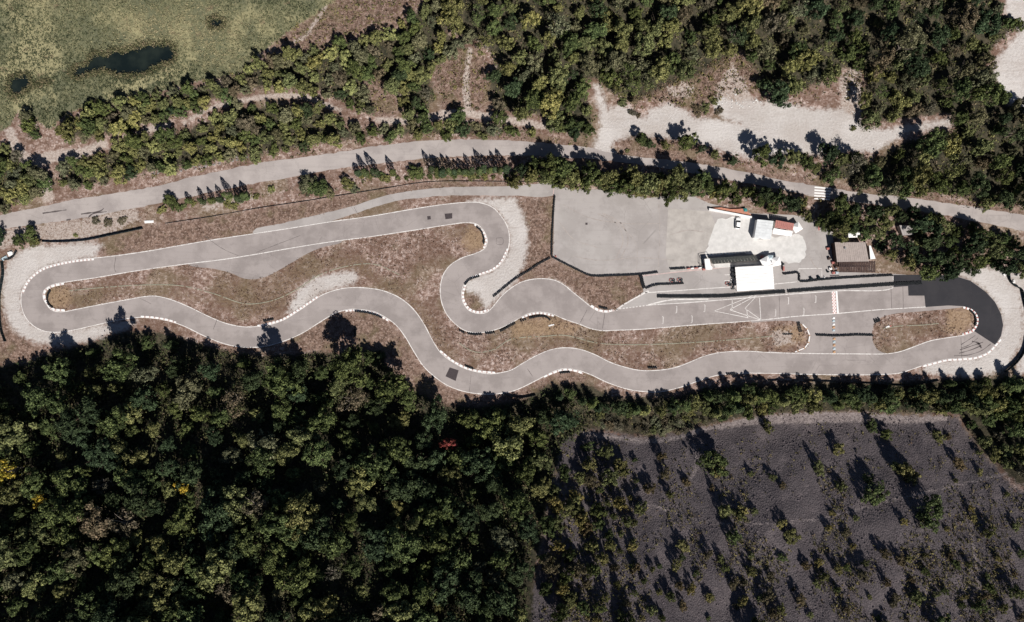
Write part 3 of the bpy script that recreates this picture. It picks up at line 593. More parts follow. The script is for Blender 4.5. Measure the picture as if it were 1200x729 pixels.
# ------------------------------------------------------------ fences with dark netting
def fence(path, label, h=1.6, netm='net', post=2.6, group='dark netting fences round the circuit'):
    L = spline(path, step=2) if len(path) > 2 else np.array(path, float)
    x, y, z = W(L[:, 0], L[:, 1]); q = np.stack([x, y], 1); a = offset(q, 1)-q; n = len(q)
    root = empty('netting_fence', (float(x[0]), float(y[0]), float(z[0]))); o = np.array([x[0], y[0], z[0]])
    V = []
    for s, zz in ((.03, .05), (-.03, .05), (.03, h), (-.03, h)):
        V.append(np.stack([x+a[:, 0]*s, y+a[:, 1]*s, z+zz+(.06*np.sin(np.arange(n)*1.7) if zz > 1 else 0)], 1)-o)
    V = np.vstack(V); F = []
    for i in range(n-1):
        F += [(i, i+1, 2*n+i+1, 2*n+i), (n+i+1, n+i, 3*n+i, 3*n+i+1), (2*n+i, 2*n+i+1, 3*n+i+1, 3*n+i)]
    make('netting', V, F, M[netm], root)
    d = np.r_[0, np.cumsum(np.linalg.norm(np.diff(q, axis=0), axis=1))]; mb = MB()
    for u in np.arange(0, d[-1], post):
        c = [np.interp(u, d, w_) for w_ in (x, y, z)]; mb.cyl((c[0]-o[0], c[1]-o[1], c[2]-o[2]-.2), (c[0]-o[0], c[1]-o[1], c[2]-o[2]+h+.12), .05, n=6)
    tag(mb.build('post', M['steel'], root), kind='stuff')
    tag(root, label, 'fence', group); return root
fence([(50,283.5),(67,284),(100,282),(130,276),(168,268)], 'dark netting fence above the left gravel run-off', 1.2)
fence([(194,262),(250,253.5),(300,244.5),(350,237),(400,229),(450,221),(500,213.5),(550,212.5),(600,213),(650,213.5)], 'long netting fence under the cypress row', .4)
fence([(4,306),(5,320),(1,345),(1,365),(3,385),(8,400)], 'netting fence down the far left edge', 1.6)
fence([(1180,314),(1182,329),(1188,335),(1195,339),(1199,354),(1203,370)], 'zigzag netting fence at the far right end above the hairpin', 1.5)
fence([(1203,390),(1198,412),(1188,426),(1176,436)], 'netting fence at the far right end below the hairpin', 1.5)
fence([(900,446),(960,447),(1030,450),(1060,452),(1100,446)], 'low netting fence between the lower verge and the trees', .9)
fence([(590,462),(610,466),(628,463)], 'short netting fence at the wood edge below centre', 1.2)

# ------------------------------------------------------------ buildings, canopy, vehicles and clutter
def ptop(pts, hgt): return [tuple(p) for p in flat(pts, hgt)]
def local(pts, o): return [(x-o[0], y-o[1]) for x, y in pts]
def center(pts): return (sum(p[0] for p in pts)/len(pts), sum(p[1] for p in pts)/len(pts), 0.0)
def lerp(a, b, t): return (a[0]+(b[0]-a[0])*t, a[1]+(b[1]-a[1])*t)
def quadpt(Q, u, v): return lerp(lerp(Q[0], Q[1], u), lerp(Q[3], Q[2], u), v)
def roof_panels(Q, h0, h1, n, root, m, name='roof_panel', th=.06, gap=.05, along='u', zoff=None):
    """pieces of a roof over a quadrilateral, side by side with a gap"""
    for k in range(n):
        u0, u1 = k/n+gap/n/2, (k+1)/n-gap/n/2
        if along == 'u': P = [quadpt(Q, u0, 0), quadpt(Q, u1, 0), quadpt(Q, u1, 1), quadpt(Q, u0, 1)]; z = [h0, h0, h1, h1]
        else: P = [quadpt(Q, 0, u0), quadpt(Q, 1, u0), quadpt(Q, 1, u1), quadpt(Q, 0, u1)]; z = [h0+(h1-h0)*u0, h0+(h1-h0)*u0, h0+(h1-h0)*u1, h0+(h1-h0)*u1]
        dz = random.uniform(0, .03)
        mb = MB(); vs = [(p[0], p[1], zz-th+dz) for p, zz in zip(P, z)]+[(p[0], p[1], zz+dz) for p, zz in zip(P, z)]
        a = sum(P[i][0]*P[(i+1) % 4][1]-P[(i+1) % 4][0]*P[i][1] for i in range(4))
        fs = [(4,5,6,7),(3,2,1,0),(0,1,5,4),(1,2,6,5),(2,3,7,6),(3,0,4,7)]
        if a < 0: fs = [tuple(reversed(f)) for f in fs]
        mb.add(vs, fs); mb.build(name, M[m], root)
def wall_opening(root, name, a, b, t, w_, z0, z1, m, out=.04):
    """window or door standing proud on the wall from a to b"""
    ax, ay = a; bx, by = b; L = math.hypot(bx-ax, by-ay); ex, ey = (bx-ax)/L, (by-ay)/L; ang = math.atan2(ey, ex)
    c = (ax+ex*L*t, ay+ey*L*t); mb = MB(); mb.box((c[0], c[1], (z0+z1)/2), (w_+.16, .10, z1-z0+.16), ang, 0); f = mb.build(name, M['white'], root)
    mb = MB(); mb.box((c[0]+ey*.03, c[1]-ex*.03, (z0+z1)/2), (w_, .12, z1-z0), ang, 0); mb.build('pane' if name == 'window' else 'door_leaf', M[m], f)
# big white canopy over the pit lane
Q = ptop([(861.5,313),(905.5,310.5),(907.5,338.5),(864,341.5)], 2.6); o = center(Q); Ql = local(Q, o)
root = tag(empty('canopy', o), 'large plain white square canopy over the pit lane beside the tyre wall', 'canopy')
n = 9
for k in range(n):
    v0, v1 = k/n, (k+1)/n; A = [quadpt(Ql, u, v) for v in (v0+.004, (v0+v1)/2, v1-.004) for u in (0, 1)]
    mb = MB(); zs = [2.55, 2.55, 2.60, 2.60, 2.55, 2.55]; vs = [(p[0], p[1], z) for p, z in zip(A, zs)]+[(p[0], p[1], z-.05) for p, z in zip(A, zs)]
    mb.add(vs, [(0,2,3,1),(2,4,5,3),(7,9,8,6),(9,11,10,8),(0,1,7,6),(5,4,10,11),(1,3,9,7),(3,5,11,9),(2,0,6,8),(4,2,8,10)]); mb.build('canvas_panel', M['canvas'], root)
for u in (.03, .5, .97):
    for v in (.04, .96):
        p = quadpt(Ql, u, v); mb = MB(); mb.cyl((p[0], p[1], .02), (p[0], p[1], 2.53), .07, n=8); mb.build('post', M['steel'], root)
# low shelter edge with dark frame left of canopy : row of parked karts handled below
# long shed with dark roof
Q = ptop([(832,302.5),(885,299),(889,305),(835,309.3)], 1.8); o = center(Q); Ql = local(Q, o)
SHED = 1; root = tag(empty('long_shed', o), 'long narrow shed with a dark ribbed roof beside the paddock apron', 'shed')
roof_panels(Ql, 1.95, 1.65, 14, root, 'darkroof', gap=.08)
c4 = [quadpt(Ql, u, v) for u, v in ((.01,.06),(.99,.06),(.99,.9),(.01,.9))]; mb = MB(); mb.prism(c4, .02, 1.58); mb.build('wall', M['wall'], root)
for t in (.12, .3, .5, .7, .88): wall_opening(root, 'window', c4[3], c4[2], t, 1.6, .7, 1.3, 'glass')
Q = flat([(836,309.5),(890,306.2),(891,311.5),(838,314)]); mb = MB(); mb.prism([tuple(p) for p in Q], 0, .16); 
tag(mb.build('terrace', M['concrete']), 'pale raised strip of paving along the long dark shed', 'terrace')
# kiosk left of shed
Q = ptop([(825.5,303.5),(831.5,303),(833,311.5),(835,313),(834.5,316),(827,316)], 2.2); o = center(Q)
root = tag(empty('kiosk', o), 'small white kiosk at the left end of the long shed', 'kiosk'); Ql = local(Q, o)
mb = MB(); mb.prism([(x*.93, y*.93) for x, y in Ql], .02, 2.1); mb.build('wall', M['wall'], root); mb = MB(); mb.prism(Ql, 2.103, 2.22); mb.build('roof', M['white'], root)
wall_opening(root, 'window', Ql[5] if len(Ql) > 5 else Ql[0], Ql[4], .5, .9, .9, 1.7, 'glass')
def rail_frame(path, label, h, m, cat='fence'):
    q = flat(path); o = (q[0][0], q[0][1], 0); root = tag(empty('metal_frame', o), label, cat)
    for (a, b) in zip(q[:-1], q[1:]):
        mb = MB()
        for zz in (h, h*.55): mb = MB(); mb.cyl((a[0]-o[0], a[1]-o[1], zz), (b[0]-o[0], b[1]-o[1], zz), .06, n=6); mb.build('rail', M[m], root)
    for a in q: mb = MB(); mb.cyl((a[0]-o[0], a[1]-o[1], 0), (a[0]-o[0], a[1]-o[1], h), .08, n=6); mb.build('post', M[m], root)
rail_frame([(831,301),(821,303),(821,313),(824,315)], 'dark metal frame at the corner of the small kiosk', 2.2, 'net', 'railing')
# red and white plastic barriers
def barrier(px, py, L_, rz, m, label, group='plastic barriers', h=.8, w_=.5):
    x, y, z = w1(px, py); root = tag(empty('plastic_barrier', (x, y, .03), rz), label, 'barrier', group)
    mb = MB(); mb.box((0, 0, h*.2), (L_, w_, h*.4), 0, 0, .92); mb.box((0, 0, h*.7), (L_*.97, w_*.55, h*.6), 0, 0, .8); mb.build('body', M[m], root)
    mb = MB(); mb.cyl((-L_*.3, 0, h), (-L_*.3, 0, h+.06), .07, n=8); mb.build('filler_cap', M['net'], root)
for k, (x, m) in enumerate(((806.5,'red'),(811,'white'),(815.5,'red'),(820,'white'))): barrier(x, 314.6-k*.3, 1.25, .06, m, ['red barrier touching the little tyre wall', 'white barrier second from the little tyre wall', 'red barrier third from the little tyre wall', 'white barrier nearest the small kiosk'][k])
lab = ['white', 'pale blue', 'white', 'orange', 'pale blue', 'orange', 'pale blue', 'orange', 'pale blue', 'orange']
pos = ['just below the start straight line', 'first down from the start straight', 'second down from the start straight', 'third down, above the crossing tyre wall', 'just above the crossing tyre wall', 'just below the crossing tyre wall', 'second below the crossing tyre wall', 'third below the crossing tyre wall', 'fourth below the crossing tyre wall', 'at the lower track edge']
ys = [372.5,376,380,383.5,387,397,400.5,404.5,408.5,412.3]
for k in range(10): barrier(976.8+(k > 4)*.6, ys[k], .95, .06, {'white':'white','pale blue':'blue','orange':'orange'}[lab[k]], f'{lab[k]} plastic block, {pos[k]}', 'column of plastic blocks across the paved link', .22, .8)
# white kerb stones / marker by the brown wedge
for p, l in (((645,381.5), 'small white sheet lying on orange grass below the hooked tyre wall'), ((1040,383), 'small red, white and blue scrap lying on the right island')):
    x, y, z = w1(*p); mb = MB(); mb.box((0,0,.08), (1.4,.5,.12), .3, 0); mb.box((1.0,.25,.1), (.6,.4,.16), .3, 1 if p[0] > 1000 else 0); o_ = mb.build('board', [M['white'], M['red']]); o_.location = (x, y, z); tag(o_, l, 'board')
# white wall with orange bank
Q = flat([(831,244),(834,244.5),(881,253.5),(881,255.5),(831,246.5)], 1.0); mb = MB(); mb.prism([tuple(p) for p in Q], 0, 1.1); tag(mb.build('low_wall', M['white']), 'low white wall behind the white car', 'wall')
Q = flat([(835,243.8),(845,243.2),(856,245.2),(864,245),(872,244.5),(878,249.5),(880,252.2)], .5); mb = MB(); mb.prism([tuple(p) for p in Q], 0, .7); tag(mb.build('clay_bank', M['terracotta']), 'orange clay bank behind the low white wall', 'bank')
Q = flat([(871,244.5),(875,244),(876,248),(872,248)], .9)
mb = MB(); c = center([tuple(p) for p in Q]); mb.prism([tuple(p) for p in Q], .7, 1.0); mb.box((c[0], c[1], 1.1), (1.0, .8, .25), .3, 0, .6); tag(mb.build('tarp', M['teal']), 'teal tarp bundle on the orange bank', 'tarp')
x, y, z = w1(10, 300.5); mb = MB(); mb.box((0,0,.3), (1.9,1.6,.5), .4, 0, .8); mb.box((.4,.3,.65), (1.0,.8,.3), .7, 0, .6); o_ = mb.build('tarp', M['white']); o_.location = (x+.8, y+1.0, 0); tag(o_, 'white covered bundle beside the bush at far left', 'bundle')
mb = MB(); mb.box((0,0,.25), (1.8,1.2,.4), .5, 0, .7); mb.box((-.9,-.4,.2), (1.0,.9,.35), .9, 0, .7); o_ = mb.build('tarp', M['blue']); o_.location = (x-1.2, y-.6, 0); tag(o_, 'pale blue tarp heaped beside the far left fence', 'tarp')
# white box trailer next to the car
Q = ptop([(887.5,257),(906.5,259),(903.5,280.5),(884,278.5)], 3.0); o = center(Q); Ql = local(Q, o)
root = tag(empty('container', o), 'white flat-roofed box container right of the white car', 'container')
mb = MB(); mb.prism([(a*.985, b*.985) for a, b in Ql], .35, 2.85); mb.build('body', M['white'], root)
roof_panels(Ql, 2.98, 2.94, 7, root, 'greyroof', along='v', th=.08)
for u, v in ((.15,.1),(.85,.1),(.15,.9),(.85,.9)): p = quadpt(Ql, u, v); mb = MB(); mb.box((p[0], p[1], .2), (.3, .3, .36)); mb.build('support', M['steel'], root)
wall_opening(root, 'door', (Ql[3][0], Ql[3][1]), (Ql[2][0], Ql[2][1]), .5, .9, .45, 2.4, 'steel')
# little building with red roof
Q = ptop([(909,258),(930.5,262),(929.5,270),(908,266.5)], 3.0); o = center(Q); Ql = local(Q, o)
root = tag(empty('red_roofed_hut', o), 'low hut with faded red ribbed roof beside the white container', 'hut')
roof_panels(Ql, 3.2, 2.7, 9, root, 'redtile', gap=.12)
c4 = [quadpt(Ql, u, v) for u, v in ((.02,.08),(.98,.08),(.98,.94),(.02,.94))]; mb = MB(); mb.prism(c4, .02, 2.6); mb.build('wall', M['wall'], root)
wall_opening(root, 'door', c4[3], c4[2], .3, .9, .1, 2.1, 'glass'); wall_opening(root, 'window', c4[3], c4[2], .7, 1.4, 1.0, 2.0, 'glass')
Q = ptop([(906.5,267.5),(929,271.5),(927.5,277),(905.5,274)], 2.5); mb = MB(); o = center(Q); Ql = local(Q, o)
root = tag(empty('awning', o), 'white awning in front of the red-roofed hut', 'awning'); roof_panels(Ql, 2.6, 2.3, 5, root, 'canvas', gap=.02)
for u in (.03, .97): p = quadpt(Ql, u, .95); mb = MB(); mb.cyl((p[0], p[1], 0), (p[0], p[1], 2.25), .05, n=6); mb.build('post', M['steel'], root)
def tent(px, py, sz, rz, label, m='canvas', h=2.2, ph=.9, trim=None):
    x, y, z = w1(px, py, h); root = tag(empty('pavilion_tent', (x, y, .02), rz), label, 'tent', 'pavilion tents in the paddock')
    r_ = sz/2; mb = MB(); c = [(-r_,-r_),(r_,-r_),(r_,r_),(-r_,r_)]
    mb.add([(a, b, h) for a, b in c]+[(0, 0, h+ph)]+[(a, b, h-.25) for a, b in c], [(0,1,4),(1,2,4),(2,3,4),(3,0,4),(5,6,1,0),(6,7,2,1),(7,8,3,2),(8,5,0,3)], 0)
    mb.build('roof', M[m], root)
    for a, b in c: mb = MB(); mb.cyl((a*.95, b*.95, 0), (a*.95, b*.95, h), .04, n=6); mb.build('leg', M['steel'], root)
    if trim:
        mb = MB(); mb.box((0, -r_-.02, h-.12), (sz*.9, .03, .2)); mb.build('valance', M[trim], root)
tent(897.5, 307, 3.2, .5, 'white pavilion tent next to the right end of the long shed', trim='red')
tent(909.5, 306.5, 3.0, .2, 'white pavilion tent above the canopy corner, right of the grey parasol')
tent(934, 266.5, 3.0, .55, 'white and orange pavilion tent at the right end of the red-roofed hut', trim='orange')
x, y, z = w1(903, 302, 2); root = tag(empty('parasol', (x, y, 0)), 'grey blue square parasol between two white pavilion tents', 'parasol')
mb = MB(); mb.cyl((0,0,0),(0,0,2.3), .04, n=6); mb.build('pole', M['steel'], root); mb = MB(); mb.cyl((0,0,2.0),(0,0,2.5), 1.3, .05, n=4); mb.build('canopy', M['blue'], root)
# dark roofed house with beige roof and brown slatted awning
Q = ptop([(978,284),(1014,284),(1018.5,306.3),(981,307)], 3.6); o = center(Q); Ql = local(Q, o)
root = tag(empty('club_house', o), 'club house with flat beige ribbed roof at the right end of the paddock', 'building')
c4 = [quadpt(Ql, u, v) for u, v in ((.015,.02),(.985,.02),(.985,.98),(.015,.98))]; mb = MB(); mb.prism(c4, .02, 3.3); mb.build('wall', M['brownroof'], root)
roof_panels(Ql, 3.72, 3.5, 16, root, 'beigeroof', gap=.05)
for t in (.15, .4, .85): wall_opening(root, 'window', c4[3], c4[2], t, 1.3, 1.0, 2.2, 'glass')
wall_opening(root, 'door', c4[3], c4[2], .63, 1.0, .05, 2.15, 'brownroof')
mb = MB(); p = quadpt(Ql, .3, .3); mb.box((p[0], p[1], 3.9), (.5, .5, .5)); mb.build('roof_vent', M['steel'], root)
Q = ptop([(982.5,306.5),(1025.5,305.5),(1026.5,319.2),(984,319.2)], 2.8); o = center(Q); Ql = local(Q, o)
root = tag(empty('veranda', o), 'dark brown slatted veranda roof below the beige roof', 'veranda')
roof_panels(Ql, 3.0, 2.6, 22, root, 'brownroof', gap=.28, name='slat', th=.08)
for v in (.12, .5, .9):
    a, b = quadpt(Ql, 0, v), quadpt(Ql, 1, v); zz = 3.0-.4*v-.14; mb = MB(); mb.cyl((a[0], a[1], zz), (b[0], b[1], zz), .07, n=6); mb.build('beam', M['brownroof'], root)
for u in (.02, .35, .68, .98): p = quadpt(Ql, u, .93); mb = MB(); mb.cyl((p[0], p[1], 0), (p[0], p[1], 2.5), .07, n=6); mb.build('post', M['brownroof'], root)
Q = ptop([(1018.5,288),(1020.5,288),(1026,303),(1020,303.8)], 2.4); o = center(Q); Ql = local(Q, o)
root = tag(empty('lean_to', o), 'narrow white lean-to against the right side of the club house', 'shed'); mb = MB(); mb.prism(Ql, .02, 2.3); mb.build('wall', M['wall'], root); mb = MB(); mb.prism([(a*1.03, b*1.03) for a, b in Ql], 2.303, 2.42); mb.build('roof', M['white'], root)
for q_, l, hh in (([(994,273.5),(1007,269.5),(1008.5,278),(994.5,278.5)], 'small pale flat roofed shed behind the club house', 2.4), ([(1054,264),(1070,265),(1071,275),(1058,276)], 'pale roofed shed hidden among trees right of the club house', 2.4)):
    Q = ptop(q_, hh); o = center(Q); Ql = local(Q, o); root = tag(empty('garden_shed', o), l, 'shed')
    mb = MB(); mb.prism([(a*.93, b*.93) for a, b in Ql], .02, hh-.15); mb.build('wall', M['wall'], root); roof_panels(Ql, hh, hh-.1, 5, root, 'canvas' if q_[0][0] < 1000 else 'yard', gap=.04)
    wall_opening(root, 'door', (Ql[3][0]*.93, Ql[3][1]*.93), (Ql[2][0]*.93, Ql[2][1]*.93), .5, .8, .05, 1.9, 'brownroof')
# car
def car(px, py, rz, label):
    x, y, z = w1(px, py, .9); root = tag(empty('parked_car', (x, y, .04), rz), label, 'car')
    # lower body as a loft of sections along its length (y), width, bottom, top
    secs = [(-2.05,.62,.38,.62),(-1.95,.78,.28,.80),(-1.2,.84,.25,.92),(0,.86,.25,.92),(1.0,.85,.25,.90),(1.7,.80,.28,.80),(2.0,.66,.34,.62),(2.08,.5,.42,.54)]
    V = []; F = []
    for yy, ww, b_, t_ in secs: V += [(-ww*.9, yy, b_), (ww*.9, yy, b_), (ww, yy, (b_+t_)/2), (ww*.93, yy, t_), (-ww*.93, yy, t_), (-ww, yy, (b_+t_)/2)]
    for s in range(len(secs)-1):
        for k in range(6): a = s*6+k; b_ = s*6+(k+1) % 6; F.append((a, b_, b_+6, a+6))
    F += [(5,4,3,2,1,0), tuple(range(42, 48))]
    make('body', V, [tuple(reversed(f)) for f in F], M['carpaint'], root)
    mb = MB(); V = [(-.78,-1.75,.9),(.78,-1.75,.9),(.8,.95,.9),(-.8,.95,.9),(-.6,-1.2,1.42),(.6,-1.2,1.42),(.62,.25,1.44),(-.62,.25,1.44)]
    mb.add(V, [(0,1,5,4),(2,3,7,6),(1,2,6,5),(3,0,4,7)]); mb.build('window', M['glass'], root)
    mb = MB(); mb.add([(-.61,-1.21,1.425),(.61,-1.21,1.425),(.63,.26,1.445),(-.63,.26,1.445),(-.55,-1.1,1.47),(.55,-1.1,1.47),(.56,.15,1.49),(-.56,.15,1.49)], [(0,1,5,4),(1,2,6,5),(2,3,7,6),(3,0,4,7),(4,5,6,7)]); mb.build('roof', M['carpaint'], root)
    for sx_ in (-1, 1):
        for yy in (-1.25, 1.3):
            mb = MB(); mb.cyl((sx_*.68, yy, .31), (sx_*.87, yy, .31), .31, n=14); wv = mb.build('wheel', M['rubber'], root); mb = MB(); mb.cyl((sx_*.80, yy, .31), (sx_*.885, yy, .31), .18, n=10); mb.build('rim', M['steel'], wv)
        mb = MB(); mb.box((sx_*.52, 1.93, .66), (.3, .14, .14)); mb.build('headlight', M['glass'], root); mb = MB(); mb.box((sx_*.6, -2.0, .66), (.22, .08, .16)); mb.build('tail_light', M['red'], root)
        mb = MB(); mb.box((sx_*.95, .75, .95), (.18, .1, .12)); mb.build('mirror', M['carpaint'], root)
car(865, 261.5, R(-6), 'white hatchback parked alone on the pale apron')
# karts
def kart(px, py, rz, label, cm='red'):
    x, y, z = w1(px, py); root = tag(empty('go_kart', (x, y, .05), rz), label, 'go-kart', 'go-karts parked in the pit lane')
    mb = MB()
    for s in (-.3, .3): mb.cyl((s, -.75, .12), (s*.8, .75, .12), .035, n=6)
    for yy in (-.6, 0, .6): mb.cyl((-.32, yy, .12), (.32, yy, .12), .03, n=6)
    mb.build('frame', M['steel'], root)
    mb = MB(); mb.box((0, -.2, .2), (.42, .5, .1), 0, 0, 1.1); mb.box((0, -.45, .38), (.42, .1, .42)); mb.build('seat', M['net'], root)
    for sx_ in (-1, 1):
        for yy, r_ in ((-.55, .15), (.52, .13)): mb = MB(); mb.cyl((sx_*.45, yy, r_), (sx_*.68, yy, r_), r_, n=12); mb.build('wheel', M['rubber'], root)
        mb = MB(); mb.box((sx_*.53, 0, .18), (.2, .62, .16), 0, 0, .85); mb.build('side_pod', M[cm], root)
    mb = MB(); mb.box((0, .88, .16), (.95, .24, .18), 0, 0, .85); mb.build('nose', M[cm], root); mb = MB(); mb.box((0, -.88, .2), (1.1, .12, .16)); mb.build('rear_bumper', M['net'], root)
    mb = MB(); mb.cyl((0, .2, .4), (0, .28, .44), .16, n=12); mb.build('steering_wheel', M['net'], root); mb = MB(); mb.box((.36, -.35, .26), (.24, .3, .26)); mb.build('engine', M['steel'], root)
kart(787.5, 328.5, R(80), 'left of two go-karts parked behind the short tyre wall'); kart(796.5, 328, R(80), 'right of two go-karts parked behind the short tyre wall')
kart(853, 332.5, R(70), 'red go-kart just left of the white canopy'); kart(858.5, 336, R(0), 'go-kart tucked against the lower left edge of the canopy', 'pink')
kart(858, 330.5, R(10), 'go-kart beside the middle left edge of the canopy', 'white')
mb0 = None
for k in range(3):
    x, y, z = w1(858.6, 314+k*5.2); root = tag(empty('tyre_rack', (x, y, .03)), ['topmost', 'middle', 'lowest'][k]+' dark tyre rack along the left side of the canopy', 'rack', 'tyre racks beside the canopy')
    mb = MB()
    for a in (-.55, .55):
        for b in (-.6, .6): mb.cyl((a, b, 0), (a, b, 1.3), .04, n=5)
    for b in (-.6, .6): mb.cyl((-.55, b, 1.25), (.55, b, 1.25), .04, n=5)
    mb.build('frame', M['steel'], root)
    V = []; F = []
    for j in range(6): V.append(TV[:, [2, 1, 0]]*[1, 1, 1]+[-.5+j*.17, 0, 1.0]); F.append(TF+j*len(TV))
    for j in range(6): V.append(TV[:, [2, 1, 0]]*[1, 1, 1]+[-.5+j*.17, 0, .4]); F.append(TF+(6+j)*len(TV))
    tag(make('tyre', np.vstack(V), np.vstack(F), M['rubber'], root), kind='stuff')
# clutter by the club house
random.seed(5)
cl = [(969.5,318.5,'net','black drum at the lower left of the club house clutter','drum'),(972.5,315,'white','white cabinet in the clutter beside the club house','cabinet'),(976,319.8,'red','red crate in the lower clutter beside the club house','crate'),(980,319.5,'blue','pale blue crate at the lower left corner of the veranda','crate'),(979,314.5,'white','white drum at the left edge of the veranda','drum'),(969.5,291.5,'red','red box on the left of the club house shadow','box'),(971,303,'brownroof','brown crate stack left of the club house','crate'),(975.5,308,'red','red pallet pile beside the club house wall','pallet'),(958.8,325.4,'net','dark box on the pit lane exit wall','box'),(965.8,324.8,'white','white bollard beside the pit lane exit wall','bollard'),(950,326.6,'net','dark crate against the stepped tyre wall','crate'),(979,326,'net','dark bench frame beside the stepped tyre wall','bench'),(651,300.3,'red','small red cone where three tyre walls meet','cone'),(917.2,309.5,'net','black drum at the top of the red post','drum'),(917.4,315,'red','red post between black drum and stepped tyre wall','post'),(892.5,301,'red','red drinks cooler between long shed and pavilion tent','cooler'),(888.5,313,'red','red bucket by the canopy top edge','bucket'),(825,310,'red','red toolbox beside the small kiosk','toolbox'),(824.5,315.5,'red','red sack below the small kiosk','sack'),(957,268,'red','thin red sign under the trees above the club house','sign'),(1176.5,322,'white','white block beside the zigzag fence','block'),(1187,331,'white','white slab beyond the zigzag fence','block'),(175,260,'white','pale slab on the grass above the left straight','slab')]
for px, py, m, l, c in cl:
    x, y, z = w1(px, py); mb = MB()
    if c in ('drum', 'bucket'): mb.cyl((0,0,0), (0,0,.85), .32, .32, 12); mb.cyl((0,0,.4),(0,0,.44), .34, .34, 12); mb.cyl((0,0,.85),(0,0,.88), .29, .29, 12)
    elif c in ('cone', 'bollard'): mb.box((0,0,.03), (.6,.6,.06)); mb.cyl((0,0,.06), (0,0,.75), .22, .05, 10)
    elif c == 'bench': mb.box((0,0,.45), (3.2,.4,.06)); mb.box((0,.3,.8), (3.2,.06,.3)); [mb.box((a,0,.22), (.08,.4,.42)) for a in (-1.4,0,1.4)]
    elif c == 'post': mb.box((0,0,.5), (.35,1.5,1.0)); mb.box((0,0,1.03), (.45,1.6,.06))
    elif c == 'slab': mb.box((0,0,.1), (3.2,.9,.2), .05); mb.box((.9,0,.24), (1.2,.8,.08), .05)
    elif c == 'sign': mb.cyl((0,0,0),(0,0,1.6), .05, n=6); mb.box((0,0,1.9), (.5,1.6,.1))
    elif c == 'block': mb.box((0,0,.25), (1.1,.7,.5), .4, 0, .9); mb.box((.2,.6,.15), (.7,.6,.3), .2, 0, .9)
    else:
        mb.box((0,0,.35), (.9,.8,.7), .2)
        for zz in (.08, .35, .62): mb.box((0,0,zz), (.94,.84,.08), .2)
        mb.box((.1,.05,.78), (.6,.5,.14), .5)
    o_ = mb.build({'cone': 'traffic_cone', 'post': 'warning_post', 'block': 'stone_block'}.get(c, c), M[m]); o_.location = (x, y, max(z, .03)); tag(o_, l, c)

